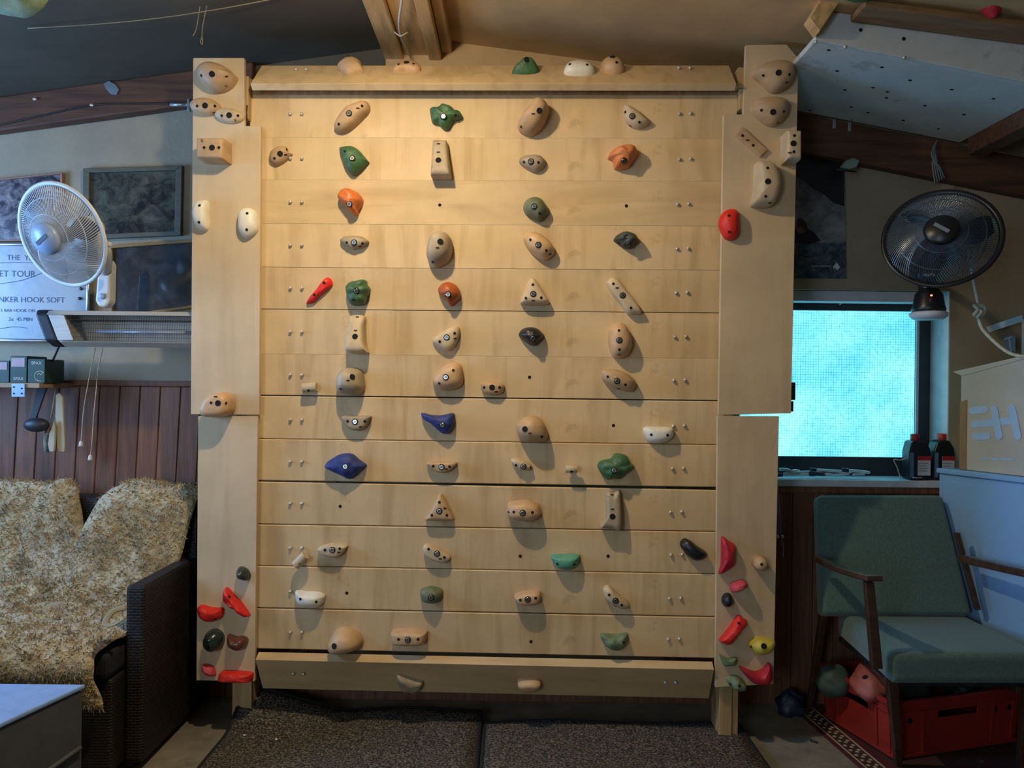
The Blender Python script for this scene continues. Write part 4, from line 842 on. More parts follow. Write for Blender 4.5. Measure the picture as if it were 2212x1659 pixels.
# housing: top rail, back, bottom rail, end plate
X0, X1 = hx(116), hx(470)
sweep(MB(), secpoly(X0, .33, .99), secpoly(X0 + .055, .33, .99)).build('end_plate', M['alu'], ht, bevel=.002)
MB().prism([(X0, HY + y, z) for y, z in ((0, zt_), (-.03, zt_ - .004), (-.045, zt_ - .018), (-.04, zt_ - .02), (.0, zt_ - .008), (.07, zt_ - .01))], (X1 - X0, 0, 0)).build('top_rail', M['alu'], ht, bevel=.001)
MB().prism([(X0 + .04, HY + y, z) for y, z in ((-.034, zb_ + .016), (0, zb_), (.05, zb_ + .004), (.05, zb_ + .008), (.0, zb_ + .005), (-.03, zb_ + .02))], (X1 - X0 - .04, 0, 0)).build('bottom_rail', M['alu'], ht, bevel=.001)
MB().bb(X0 + .02, X1, HY + .05, HY + .056, zb_ + .004, zt_ - .01).build('reflector', M['alu'], ht)
M['quartz'] = pm('quartz_tube', (176, 186, 206), rough=.15, var=.1, bump=0, coat=.6)
MB().tube([(hx(205), HY + .005, hz(717)), (X1, HY + .005, hz(717))], .006, 12).build('quartz_tube', M['quartz'], ht, smooth=True)
MB().bb(X0 + .06, X1, HY - .001, HY + .045, hz(693), hz(691)).build('baffle', M['darksteel'], ht)
gr = MB()
zz0, zz1 = zb_ + .018, zt_ - .02
for i in range(7):
    z = zz0 + (zz1 - zz0) * i / 6; yy = HY - .033 - .009 * i / 6
    gr.tube([(X0 + .05, yy, z), (X1, yy, z)], .0008, 4)
x = X0 + .06
while x < X1:
    gr.tube([(x, HY - .034, zz0), (x, HY - .043, zz1)], .0006, 3); x += .006
g_ = gr.build('guard_mesh', M['darksteel'], ht); g_['kind'] = 'stuff'
setp(MB().tube(spline([at_y(128, 747, HY + .02), at_y(118, 770, 2.78), at_y(106, 795, 2.86), at_y(96, 815, YW - .01)], 6), .004, 6).build('heater_cable', M['cable_dark'], None, Matrix.Translation(at_y(118, 770, 2.78)), smooth=True), 'black supply cable dropping from the heater end', 'cable')

# fans
def fan(name, label, c, axis, R, mg, mb_, mblade, badge, grille_n=118, depth=.10, twist=.55, up=V((0, 0, 1))):
    z = V(axis).normalized(); x = up.cross(z).normalized(); F = frame(c, x, None, z)
    root = thing(name, label, 'fan', None, None, F)
    dome = lambda r: depth * .5 * (1 - (r / R) ** 2.2)
    for part_, sgn, r0 in (('front_grille', 1, R * .26), ('rear_grille', -1, R * .30)):
        g = MB()
        for i in range(grille_n):
            a0 = 2 * math.pi * i / grille_n
            pts_ = []
            for k in range(9):
                r = r0 + (R - r0) * k / 8
                a = a0 + sgn * twist * (k / 8)
                pts_.append(F @ V((r * math.cos(a), r * math.sin(a), sgn * dome(r))))
            g.tube(pts_, .0013, 3)
        for rr in (.45, .75):
            g.tube([F @ V((R * rr * math.cos(t), R * rr * math.sin(t), sgn * dome(R * rr))) for t in [2 * math.pi * j / 40 for j in range(40)]], .0013, 4, closed=True)
        o = g.build(part_, mg, root); o['kind'] = 'stuff'
    MB().tube([F @ V((R * math.cos(t), R * math.sin(t), 0)) for t in [2 * math.pi * j / 56 for j in range(56)]], .006, 8, closed=True, flat=1.6).build('rim', mb_, root, smooth=True)
    hb = MB().lathe([(R * .31, depth * .44), (R * .31, depth * .52), (R * .27, depth * .60), (1e-5, depth * .63)], F, 28).build('hub_badge', badge[0], root, smooth=True)
    MB().box(F @ V((0, 0, depth * .635)), (.052, .012, .0015), F.to_3x3() @ Matrix.Rotation(badge[2], 3, 'Z')).build('badge_print', badge[1], hb)
    for k in range(3):
        b = MB(); vs_ = []
        for i in range(7):
            r = R * (.16 + .72 * i / 6); wd = .25 + .55 * math.sin(math.pi * min(1, (i + 1.2) / 7.5))
            for j in range(4):
                a = 2 * math.pi * k / 3 + wd * (j / 3 - .5) + .25 * i / 6
                vs_.append(F @ V((r * math.cos(a), r * math.sin(a), .022 * (j / 3 - .5) * 1.4)))
        fs_ = [(i * 4 + j, i * 4 + j + 1, (i + 1) * 4 + j + 1, (i + 1) * 4 + j) for i in range(6) for j in range(3)]
        o = b.add(vs_, fs_).build('blade', mblade, root, smooth=True)
        so = o.modifiers.new('solid', 'SOLIDIFY'); so.thickness = .002
    MB().lathe([(R * .15, -.03), (R * .15, .02), (R * .1, .03)], F, 20).build('blade_hub', mblade, root, smooth=True)
    MB().lathe([(1e-5, -.16), (R * .16, -.155), (R * .26, -.13), (R * .29, -.09), (R * .29, -depth * .48), (R * .2, -depth * .45)], F, 26).build('motor_housing', mb_, root, smooth=True)
    return root, F
M['fan_white'] = pm('fan_white_plastic', (206, 208, 206), rough=.4, var=.05, bump=.02)
M['fan_wire'] = pm('fan_wire_white', (196, 202, 208), rough=.4, var=.05, bump=0)
M['fan_clear'] = pm('fan_blade_grey', (120, 130, 142), rough=.35, var=.08, bump=0)
M['fan_badge'] = pm('fan_badge_blue', (146, 166, 196), rough=.35, var=.06, bump=0)
M['print_dark'] = pm('dark_print', (40, 52, 70), rough=.6, var=.1, bump=0)
fc = at_y(135, 508, 2.46)
fr, FF = fan('wall_fan', 'white wall fan turned to the side above the heater', fc, (-.27, -.91, -.35), .161, M['fan_wire'], M['fan_white'], M['fan_clear'], (M['fan_badge'], M['print_dark'], .5), depth=.13)
MB().tube(spline([FF @ V((0, 0, -.10)), at_y(224, 535, 2.62), at_y(226, 585, 2.72)], 6), [.022] * 13, 12).build('neck', M['fan_white'], fr, smooth=True)
P0 = at_y(222, 592, 2.74)
MB().prism([at_y(x, y, 2.78) for x, y in ((212, 566), (232, 558), (238, 570), (236, 652), (226, 664), (212, 662), (205, 650))], (0, .05, 0)).build('wall_base', M['fan_white'], fr, bevel=.008, seg=3)
MB().lathe([(.011, 0), (.011, .008), (.008, .010)], axis_frame(at_y(222, 640, 2.778), V((0, -1, 0))), 18).build('dial', M['fan_badge'], fr, smooth=True)
MB().box(at_y(224, 528, 2.56), (.05, .02, .016)).build('tilt_lever', M['fan_white'], fr, bevel=.004)
# pull cords
M['cord'] = pm('pull_cord', (188, 176, 152), rough=.8, var=.1, bump=0)
for lab, pp in (('left pull cord with a white bell end under the heater', [(206, 752), (198, 790), (188, 840), (180, 890), (177, 930), (175, 958)]), ('right longer pull cord with a white bell end under the heater', [(222, 752), (212, 800), (208, 840), (202, 900), (199, 950), (195, 988)])):
    r_ = thing('pull_cord', lab, 'cord', at_y(pp[-1][0], pp[-1][1], 2.84), 'pull cords of the white fan')
    MB().tube(spline([at_y(x, y, 2.80 + .05 * i / 5) for i, (x, y) in enumerate(pp)], 6), .0016, 6).build('cord', M['cord'], r_, smooth=True)
    e_ = at_y(pp[-1][0], pp[-1][1], 2.85)
    MB().lathe([(.003, .010), (.006, .006), (.0075, -.004), (.009, -.010), (.006, -.011)], Matrix.Translation(e_), 14).build('bell_end', M['cable_white'], r_, smooth=True)

# shelf with screw boxes
M['shelf_wood'] = pm('shelf_wood', (150, 124, 92), rough=.6, var=.15, scale=4, stretch=(1, 8, 8), bump=.05)
shx = at_y(100, 826, 2.78).x; shz = at_y(50, 827, 2.74).z
sh = thing('wall_shelf', 'short wooden shelf on the left wall with screw boxes', 'shelf', (shx - .2, YW, shz - .02))
MB().bb(shx - .5, shx, 2.74, YW - .001, shz - .018, shz).build('board', M['shelf_wood'], sh, bevel=.002)
bz = at_y(39, 830, 2.735)
br = MB().prism([at_y(x, y, 2.735) for x, y in ((25, 829), (53, 829), (53, 857), (25, 857))], (0, .003, 0)).build('bracket_plate', pm('bracket_zinc', (150, 176, 214), rough=.35, metal=.5, var=.06, bump=.02), sh)
for x, y in ((30, 836), (47, 839), (30, 850), (47, 850)):
    MB().lathe([(.003, 0), (.003, .001), (1e-5, .0005)], axis_frame(at_y(x, y, 2.7345), V((0, -1, 0))), 10).build('screw_hole', M['hole'], br)
M['box_green'] = pm('carton_green', (28, 58, 44), rough=.5, var=.1, scale=6, bump=.02)
M['box_pink'] = pm('carton_label', (180, 150, 148), rough=.6, var=.12, scale=30, bump=0)
M['carton_top'] = pm('carton_dark_top', (44, 50, 62), rough=.6, var=.15, scale=10, bump=.02)
M['cream_print'] = pm('cream_print', (214, 206, 178), rough=.6, var=.05, bump=0)
ybx = 2.76
def carton(label, px0, px1, pyt, depth, tx, logo=False, lab=None):
    A = at_y(px0, 821, ybx); B = at_y(px1, 821, ybx); h = at_y(px0, pyt, ybx).z - shz - .0005
    r_ = thing('screw_carton', label, 'box', ((A.x + B.x) / 2, ybx, shz), 'screw cartons on the left shelf')
    MB().bb(A.x, B.x - .001, ybx, ybx + depth, shz + .0005, shz + .0005 + h).build('carton', [M['box_green']], r_, bevel=.001)
    MB().bb(A.x + .003, B.x - .004, ybx + .003, ybx + depth - .003, shz + h + .0004, shz + h + .0016).build('lid', M['carton_top'], r_)
    cx = (A.x + B.x) / 2
    if lab:
        MB().bb(A.x + .004, B.x - .008, ybx - .0012, ybx - .0001, shz + h * .60, shz + h * .94).build('paper_label', M['box_pink'], r_)
    m_ = MB(); text(m_, 'SPAX', .016, frame(V((cx, ybx - .0006, shz + h * (.15 if not logo else .84))), V((1, 0, 0)), None, V((0, -1, 0)))); m_.build('print', M['cream_print'], r_)
    if logo:
        q = V((cx + .012, ybx - .0006, shz + h * .3)); m_ = MB()
        m_.tube([q + V((.018 * math.cos(t), 0, .018 * math.sin(t))) for t in [.6 + 4.4 * k / 14 for k in range(15)]], .0009, 4)
        m_.tube([q + V((-.008, 0, .004)), q + V((-.002, 0, .010)), q + V((.004, 0, .004)), q + V((.012, 0, .012))], .0009, 4)
        m_.build('emblem', M['cream_print'], r_)
carton('green screw carton at the left end of the shelf', -45, 20, 779, .12, None, lab=True)
carton('green screw carton with a pink label in the middle of the shelf', 22, 58, 769, .12, None, lab=True)
carton('dark green screw carton with a round emblem at the shelf end', 60, 97, 776, .12, None, logo=True)
# tools hanging below the shelf end
M['iron'] = pm('dark_iron', (38, 42, 50), rough=.5, var=.2, bump=.06)
YT = 2.86
sp = thing('ladle', 'dark iron ladle hanging below the shelf end', 'ladle', at_y(78, 935, YT))
MB().prism([at_y(x, y, YT) for x, y in ((84, 830), (104, 836), (80, 905), (66, 905))], (0, -.008, 0)).build('handle', M['iron'], sp, bevel=.002)
MB().ell(at_y(79, 918, YT - .03), (.046, .03, .026), None, 24, 12).build('bowl', M['iron'], sp, smooth=True)
bru = thing('wire_brush', 'thin handled striped brush hanging beside the wooden paddles', 'brush', at_y(104, 976, YT))
MB().tube([at_y(122, 834, YT), at_y(110, 905, YT)], .0028, 6).build('handle', M['string'], bru, smooth=True)
MB().tube(spline([at_y(107, 910, YT), at_y(101, 945, YT), at_y(102, 977, YT)], 6), [.006, .007, .008, .009, .0095, .01, .0105, .011, .011, .011, .010, .009, .006], 12).build('brush_head', pm('brush_bristles', (70, 74, 78), rough=.8, rgb2=(150, 142, 124), scale=60, stretch=(1, 1, 3), bump=.3), bru, smooth=True)
M['paddle'] = pm('pale_paddle_wood', (176, 164, 136), rough=.6, var=.1, scale=5, stretch=(6, 6, 1), bump=.04)
for lab, pts_ in (('long pale wooden paddle hanging below the shelf', [(124, 852), (132, 848), (139, 858), (141, 900), (144, 960), (143, 976), (130, 976), (126, 960), (123, 900)]), ('shorter pale wooden paddle beside the long one', [(121, 906), (117, 920), (110, 935), (107, 960), (110, 975), (120, 976), (122, 960), (123, 930)])):
    setp(MB().prism([at_y(x, y, YT) for x, y in pts_], (0, -.012, 0)).build('wooden_paddle', M['paddle'], None, Matrix.Translation(at_y(*pts_[-3], YT)), bevel=.003), lab, 'paddle')
    YT -= .016

# ------------------------------------------------------------------ wicker armchair with sheepskin
def wicker():
    m = pm('dark_wicker', (34, 28, 30), rough=.55, var=.4, scale=40, bump=.2)
    nt = m.node_tree; L = nt.links.new; b = nt.nodes['Principled BSDF']
    tc = N_(nt, 'ShaderNodeTexCoord'); ck = None
    bk = N_(nt, 'ShaderNodeTexBrick'); bk.inputs['Scale'].default_value = 1; bk.inputs['Brick Width'].default_value = .022; bk.inputs['Row Height'].default_value = .009; bk.inputs['Mortar Size'].default_value = .0022; bk.inputs['Mortar Smooth'].default_value = .8
    mp = N_(nt, 'ShaderNodeMapping'); mp.inputs['Rotation'].default_value = (math.pi / 2, 0, math.pi / 2)
    sx = N_(nt, 'ShaderNodeSeparateXYZ'); cb = N_(nt, 'ShaderNodeCombineXYZ'); L(tc.outputs['Object'], sx.inputs[0])
    ad = N_(nt, 'ShaderNodeMath', operation='ADD'); L(sx.outputs['X'], ad.inputs[0]); L(sx.outputs['Y'], ad.inputs[1])
    L(ad.outputs[0], cb.inputs['X']); L(sx.outputs['Z'], cb.inputs['Y']); L(cb.outputs[0], bk.inputs['Vector'])
    bp_ = N_(nt, 'ShaderNodeBump'); bp_.inputs['Strength'].default_value = 1; bp_.inputs['Distance'].default_value = .006; bp_.invert = True
    L(bk.outputs['Fac'], bp_.inputs['Height']); L(bp_.outputs[0], b.inputs['Normal'])
    return m
M['wicker'] = wicker()
XA0, XA1 = -2.2, -1.14
ac = thing('wicker_armchair', 'black wicker armchair at the left under the sheepskin', 'armchair', (-1.6, 2.5, 0))
def rbox(n_, x0, x1, y0, y1, z0, z1, mt, root, bv=.012): return MB().bb(x0, x1, y0, y1, z0, z1).build(n_, mt, root, bevel=bv, seg=3)
rbox('backrest', XA0, XA1, 2.80, 2.93, FZ + .02, .737, M['wicker'], ac)
rbox('armrest', XA1 - .06, XA1, 2.40, 2.798, FZ + .02, .525, M['wicker'], ac)
rbox('armrest', XA0, XA0 + .06, 2.40, 2.798, FZ + .02, .525, M['wicker'], ac)
rbox('seat_base', XA0 + .062, XA1 - .062, 2.33, 2.798, FZ + .02, .26, M['wicker'], ac)
M['cushion'] = pm('charcoal_cushion', (30, 32, 42), rough=.9, var=.15, scale=30, bump=.15)
rbox('seat_cushion', XA0 + .065, XA1 - .065, 2.31, 2.795, .262, .345, M['cushion'], ac, .02)
for x_ in (XA0 + .06, XA1 - .06):
    for y_ in (2.44, 2.87): MB().bb(x_ - .025, x_ + .025, y_ - .025, y_ + .025, FZ, FZ + .03).build('foot', M['black'], ac)
# sheepskin surface
prof_s = spline([V((0, y_ + .075, z_ - .035)) for y_, z_ in [(2.835, .765), (2.79, .785), (2.725, .775), (2.70, .66), (2.665, .52), (2.60, .43), (2.48, .40), (2.34, .395), (2.245, .395), (2.19, .36), (2.185, .30), (2.19, .235)]], 5)
_unused = spline([V((0, 2.835, .775)), V((0, 2.79, .80)), V((0, 2.725, .78)), V((0, 2.70, .66)), V((0, 2.665, .52)), V((0, 2.60, .43)), V((0, 2.48, .405)), V((0, 2.34, .40)), V((0, 2.245, .40)), V((0, 2.19, .365)), V((0, 2.185, .30)), V((0, 2.19, .235))], 5)
ns = len(prof_s)
def skin_edges(s):
    # right boundary of the fleece along the drape
    if s < .18: return -1.13 - .10 * max(0, (.10 - s)) / .10
    if s < .42: return -1.14 - .06 * (s - .18) / .24
    return -1.205 + .015 * math.sin(s * 14)
def prof_at(s):
    f_ = max(0, min(1, s)) * (ns - 1); i = min(int(f_), ns - 2); return prof_s[i].lerp(prof_s[i + 1], f_ - i), (prof_s[i + 1] - prof_s[i]).normalized()
def notch(x):
    # how far down the drape the skin starts, giving two lobes with a gap between
    d = (x + 1.525)
    n0 = .27 * max(0, 1 - abs(d) / .12) ** .8
    n0 += .10 * max(0, (x + 1.23) / .10) ** 2
    n0 += .015 * noise.noise(V((x * 18, 0, 3)))
    return n0
NX, NS = 70, 70
def skin(i, j):
    t = i / (NX - 1); x0 = -2.02
    xr = -1.14; xm = x0 + (xr - x0) * t
    sj = j / (NS - 1); s0 = notch(xm); s1 = 1.0 - .05 * noise.noise(V((xm * 9, 1, 2))) - .02
    s = s0 + (s1 - s0) * sj
    xe = skin_edges(s) + .02 * noise.noise(V((s * 12, 4, 0)))
    x = x0 + (xe - x0) * t
    p, tg = prof_at(s)
    nrm = V((0, -tg.z, tg.y)); nrm = nrm if nrm.z > -.3 or nrm.y < 0 else -nrm
    if nrm.y > 0 and abs(nrm.y) > abs(nrm.z): nrm = -nrm
    if nrm.z < 0 and abs(nrm.z) > abs(nrm.y): nrm = -nrm
    th_ = .022 + .020 * noise.noise(V((x * 6, s * 5, 0))) + .010 * noise.noise(V((x * 22, s * 16, 7)))
    ed = min(1, min(t if False else 1, (1 - t) * 9, sj * 9, (1 - sj) * 9)); th_ = .004 + max(0, th_) * (ed ** .5 if ed > 0 else 0) + .004
    return V((x, p.y, p.z)) + nrm * th_, nrm
M['fleece'] = pm('sheepskin_fleece', (178, 158, 118), rough=.95, var=.3, scale=16, bump=.9, bscale=70, sheen=.3, dist=.02, dirt=((196, 186, 160), 4, .5, .6))
grid = [[skin(i, j) for j in range(NS)] for i in range(NX)]
vs = [grid[i][j][0] for i in range(NX) for j in range(NS)]
fs = [(i * NS + j, (i + 1) * NS + j, (i + 1) * NS + j + 1, i * NS + j + 1) for i in range(NX - 1) for j in range(NS - 1)]
sk = MB().add(vs, fs).build('sheepskin', M['fleece'], None, Matrix.Translation(V((-1.6, 2.5, .40))), smooth=True)
setp(sk, 'cream sheepskin with two rounded lobes draped over the wicker armchair', 'sheepskin')
so = sk.modifiers.new('solid', 'SOLIDIFY'); so.thickness = .006; so.offset = -1
tf = MB(); random.seed(11)
for _ in range(16000):
    i = random.random() ** .9 * (NX - 1.001); j = random.random() * (NS - 1.001)
    a, b = int(i), int(j)
    p = grid[a][b][0].lerp(grid[a + 1][b][0], i - a).lerp(grid[a][b + 1][0].lerp(grid[a + 1][b + 1][0], i - a), j - b); nr = grid[a][b][1]
    ln = random.uniform(.010, .024)
    cl_ = noise.noise_vector(p * 30) * .9
    d = (nr + cl_ + V((random.gauss(0, .35), random.gauss(0, .35), random.gauss(0, .3) - .35))).normalized()
    sd_ = d.orthogonal().normalized() * random.uniform(.0016, .003); mid = p + d * ln * .6
    d2 = (d + V((random.gauss(0, .5), random.gauss(0, .5), random.gauss(-.3, .4)))).normalized()
    tf.add([p - sd_, p + sd_, mid + sd_ * .8, mid - sd_ * .8, mid + d2 * ln * .6], [(0, 1, 2, 3), (3, 2, 4)])
t_ = tf.build('fleece_tufts', M['fleece'], sk, smooth=True); t_['kind'] = 'stuff'
M['strap'] = pm('tan_strap', (142, 128, 96), rough=.7, var=.1, bump=.1)
setp(MB().tube(spline([at_y(272, 1312, 2.30), at_y(248, 1318, 2.29), at_y(232, 1334, 2.27), at_y(228, 1348, 2.25), at_y(246, 1350, 2.24), at_y(270, 1336, 2.235)], 5), .010, 8, flat=.3).build('strap_loop', M['strap'], None, Matrix.Translation(at_y(245, 1340, 2.26)), smooth=True), 'tan strap loop lying between sheepskin and armrest', 'strap')

# cloth covered side table, lower left
M['table_cloth'] = pm('daylight_tinted_cloth', (128, 160, 206), rough=.8, var=.1, scale=14, bump=.2, bscale=40)  # blue of the daylight is put into the cloth colour
M['table_side'] = pm('grey_table_skirt', (74, 78, 80), rough=.85, var=.12, scale=10, bump=.15)
TZ = .36
tq = [at_z(180, 1479, TZ), at_z(0, 1478, TZ), at_z(0, 1562, TZ)]
dv = (tq[2] - tq[0]).normalized()
A = tq[0]; Bq = A + V((-.62, .0, 0)); Cq = Bq + dv * .55; Dq = A + dv * .55
tb = thing('low_table', 'low table under a cloth tinted daylight blue in the lower left corner', 'table', V(((A.x + Cq.x) / 2, (A.y + Cq.y) / 2, FZ)), None); 
ctr_ = (A + Cq) / 2
skp = [A, Bq, Cq, Dq]
MB().prism([V((p.x, p.y, FZ + .002)) for p in skp], (0, 0, TZ - FZ - .016)).build('skirt', M['table_side'], tb, bevel=.006)
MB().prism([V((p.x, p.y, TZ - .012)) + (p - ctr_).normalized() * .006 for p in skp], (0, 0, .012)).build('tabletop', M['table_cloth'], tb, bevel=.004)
fo = MB()
e0 = A + (Dq - A) * .05
n_side = V((dv.y, -dv.x, 0)); n_side = n_side if n_side.x > 0 else -n_side
for z0_, z1_ in ((.20, .13),):
    fo.tube(spline([A + (Dq - A) * t + n_side * .004 + V((0, 0, z0_ - TZ + (z1_ - z0_) * t)) for t in (0.02, .3, .6, .95)], 4), .006, 8)
fo.build('skirt_fold', M['table_side'], tb, smooth=True)

# ------------------------------------------------------------------ floor: mats and rug
def matmat():
    m = pm('speckled_mat', (30, 28, 26), rough=.95, var=.1, scale=150, bump=.6, bscale=160, rgb2=(150, 138, 120), dist=.006)
    nt = m.node_tree
    for n in nt.nodes:
        if n.type == 'VALTORGB': n.color_ramp.elements[0].position = .45; n.color_ramp.elements[1].position = .72
    return m
M['mat'] = matmat()
M['mat_edge'] = pm('mat_rubber_edge', (22, 24, 28), rough=.8, var=.1, bump=.05)
def mat(label, xa_, xb_, ya, yb, curl):
    r_ = thing('floor_mat', label, 'mat', ((xa_ + xb_) / 2, (ya + yb) / 2, FZ), 'dark speckled mats below the climbing board')
    nx, ny = 16, 90; vs_ = []
    for i in range(nx):
        for j in range(ny):
            u_, v_ = i / (nx - 1), j / (ny - 1)
            x_ = xa_ + (xb_ - xa_) * u_; y_ = ya + (yb - ya) * v_ + .012 * math.sin(u_ * 9 + xa_ * 5) * v_
            z_ = FZ + .022 + .002 * math.sin(x_ * 20) * math.sin(y_ * 15) + curl(u_, v_)
            vs_.append(V((x_, y_, z_)))
    fs_ = [(i * ny + j, (i + 1) * ny + j, (i + 1) * ny + j + 1, i * ny + j + 1) for i in range(nx - 1) for j in range(ny - 1)]
    o = MB().add(vs_, fs_).build('carpet_face', M['mat'], r_, smooth=True); s_ = o.modifiers.new('solid', 'SOLIDIFY'); s_.thickness = .018; s_.offset = -1
    rim = [vs_[i * ny] for i in range(nx)] + [vs_[(nx - 1) * ny + j] for j in range(1, ny)] + [vs_[i * ny + ny - 1] for i in range(nx - 2, -1, -1)] + [vs_[j] for j in range(ny - 2, 0, -1)]
    MB().tube([p + V((0, 0, -.008)) for p in rim], .0105, 6, closed=True).build('rubber_edge', M['mat_edge'], r_, smooth=True)
mat('left dark speckled floor mat with its back corner curled up', -.955, -.10, -.4, 2.80, lambda u, v: .085 * max(0, v - .94) / .06 * max(0, .40 - u) / .40 + .012 * max(0, v - .95) / .05)
mat('right dark speckled floor mat below the climbing board', -.08, .82, -.4, 2.72, lambda u, v: .010 * max(0, v - .95) / .05 * abs(math.sin(3 * u)))
# debris specks on the mats
M['rug'] = pm('persian_rug', (72, 26, 24), rough=.95, rgb2=(50, 38, 28), scale=36, bump=.4, bscale=120, dirt=((140, 122, 96), 30, .6, .8))
M['rug_border'] = pm('persian_rug_border', (82, 22, 26), rough=.95, var=.3, scale=30, bump=.4, bscale=120)
ra0, ra1 = at_z(1712, 1532, FZ), at_z(1856, 1659, FZ)
rd = (ra1 - ra0).normalized(); rn = V((-rd.y, rd.x, 0)); rn = rn if rn.x > 0 else -rn
rug = thing('persian_rug', 'dark red patterned rug under the crate and green armchair', 'rug', ra1)
a0_ = ra0 - rd * .02; a1_ = ra1 + rd * 1.0
strips = [(0, .016, M['rug_border'], 'border'), (.016, .022, M['paddle'], 'border_line'), (.022, .075, M['rug'], 'pattern_band'), (.075, .082, M['paddle'], 'border_line'), (.082, .115, M['rug_border'], 'border'), (.115, 1.05, M['rug'], 'field')]
for s0, s1, m_, n_ in strips:
    far = a0_ if s1 < .2 else a0_ + rd * .0
    MB().prism([far + rn * s0, a1_ + rn * s0, a1_ + rn * s1, far + rn * s1], (0, 0, .004 if n_ != 'border_line' else .0045)).build(n_, m_, rug)
sm_ = random.Random(5); bs = MB()
k_ = 0
t_ = 0.02
while t_ < (a1_ - a0_).length:
    for s_ in (.034, .05, .063):
        c_ = a0_ + rd * (t_ + .012 * (s_ == .05)) + rn * s_ + V((0, 0, .0045))
        bs.lathe([(.007, 0), (.006, .0006), (1e-5, .0006)], Matrix.Translation(c_), 6, 0)
    t_ += .034
bb_ = bs.build('band_motifs', M['paddle'], rug); bb_['kind'] = 'stuff'

# ------------------------------------------------------------------ right: poster, fan, sill things
M['poster_rock'] = photo_mat('poster_rock', 3.3, [(40, 46, 54), (78, 82, 88), (120, 122, 126), (150, 150, 152)], 9)
M['poster_low'] = photo_mat('poster_low_rock', 9.3, [(26, 34, 46), (48, 60, 76), (78, 90, 104), (110, 120, 130)], 22)
M['poster_dark'] = pm('poster_dark', (24, 25, 30), rough=.4, var=.15, scale=20, bump=0)
M['poster_navy'] = pm('poster_navy', (20, 22, 44), rough=.4, var=.2, scale=40, bump=0)
M['poster_skin'] = pm('poster_skin', (110, 84, 76), rough=.4, var=.2, scale=60, bump=0)
M['poster_hair'] = pm('poster_hair', (40, 34, 36), rough=.4, var=.2, scale=60, bump=0)
M['poster_white'] = pm('poster_white', (200, 206, 212), rough=.4, var=.05, bump=0)
yp = YW - .004
po = thing('climbing_poster', 'dark climbing poster with a rock face above the window', 'poster', at_y(1770, 600, yp))
def pq(pts_, dy): return [at_y(x, y, yp - dy) for x, y in pts_]
MB().prism(pq([(1640, 330), (1826, 338), (1829, 602), (1640, 600)], .0), (0, .0008, 0)).build('sheet', M['poster_rock'], po, Matrix.Translation(at_y(1760, 470, yp)))
MB().prism(pq([(1640, 332), (1824, 345), (1824, 446), (1800, 438), (1780, 420), (1755, 406), (1730, 386), (1640, 360)], .0004), (0, .0003, 0)).build('printed_overhang', M['poster_dark'], po)
MB().prism(pq([(1640, 530), (1700, 530), (1760, 524), (1790, 526), (1828, 522), (1829, 602), (1640, 600)], .0004), (0, .0003, 0)).build('printed_slab', M['poster_low'], po, Matrix.Translation(at_y(1760, 560, yp)))
MB().prism(pq([(1690, 500), (1712, 496), (1742, 492), (1760, 503), (1773, 520), (1762, 524), (1745, 528), (1690, 522)], .0008), (0, .0003, 0)).build('printed_jacket', M['poster_navy'], po)
MB().prism(pq(oval(1731, 491, 12, 13), .0010), (0, .0002, 0)).build('printed_face', M['poster_skin'], po)
MB().prism(pq([(1722, 476), (1728, 470), (1735, 474), (1742, 482), (1744, 494), (1738, 496), (1730, 490), (1722, 492)], .0013), (0, .0002, 0)).build('printed_hair', M['poster_hair'], po)
MB().prism(pq([(1807, 567), (1815, 577), (1808, 584), (1804, 578), (1801, 578), (1805, 588), (1799, 577)], .0010), (0, .0003, 0)).build('diamond_logo', M['poster_white'], po)
tp = MB()
MB().prism(pq([(1807, 567), (1816, 578), (1807, 590), (1799, 578), (1802, 574), (1805, 578), (1804, 582), (1807, 584), (1811, 578), (1805, 570)], .0012), (0, .0003, 0))
text(tp, 'BLACK DIAMOND', .0095, frame(at_y(1774, 575, yp - .0012), V((1, 0, 0)), None, V((0, -1, 0)))); tp.build('lettering', M['poster_white'], po)

# black fan on the right
M['fan_black'] = pm('fan_black_plastic', (26, 28, 32), rough=.35, var=.1, bump=.02)
M['fan_wire_b'] = pm('fan_wire_dark', (92, 104, 120), rough=.3, var=.06, bump=0, metal=.4)
M['fan_blade_b'] = pm('fan_blade_dark', (40, 46, 56), rough=.25, var=.1, bump=0)
M['badge_grey'] = pm('fan_badge_print', (120, 126, 136), rough=.5, var=.05, bump=0)
fb, FB = fan('wall_fan', 'black round fan beside the window facing the room', at_y(2033, 514, 2.50), (-.44, -.82, .30), .168, M['fan_wire_b'], M['fan_black'], M['fan_blade_b'], (M['fan_black'], M['badge_grey'], -.65), depth=.11)
MB().tube(spline([FB @ V((0, -.02, -.10)), at_y(2008, 570, 2.66), at_y(2005, 620, 2.66), at_y(2005, 655, 2.66)], 6), .026, 14).build('neck', M['fan_black'], fb, smooth=True)
bc = at_y(2006, 655, 2.66)
MB().lathe([(.052, -.03), (.055, -.022), (.05, -.008), (.044, .03), (.03, .05)], Matrix.Translation(bc), 24).build('control_housing', M['fan_black'], fb, smooth=True)
MB().lathe([(.048, -.056), (.060, -.046), (.060, -.034), (.052, -.030)], Matrix.Translation(bc), 28).build('base_ring', M['white_paint'], fb, smooth=True)
MB().tube(spline([bc + V((0, .03, .03)), bc + V((.01, .10, .12)), V((bc.x + .02, YW - .03, 1.66)), V((bc.x + .02, YW - .001, 1.68))], 5), .014, 10).build('wall_arm', M['fan_black'], fb, smooth=True)
MB().ell(at_y(2012, 638, 2.60), (.004, .003, .003)).build('red_light', glow('red_led', (1, .12, .08), 6), fb, smooth=True)

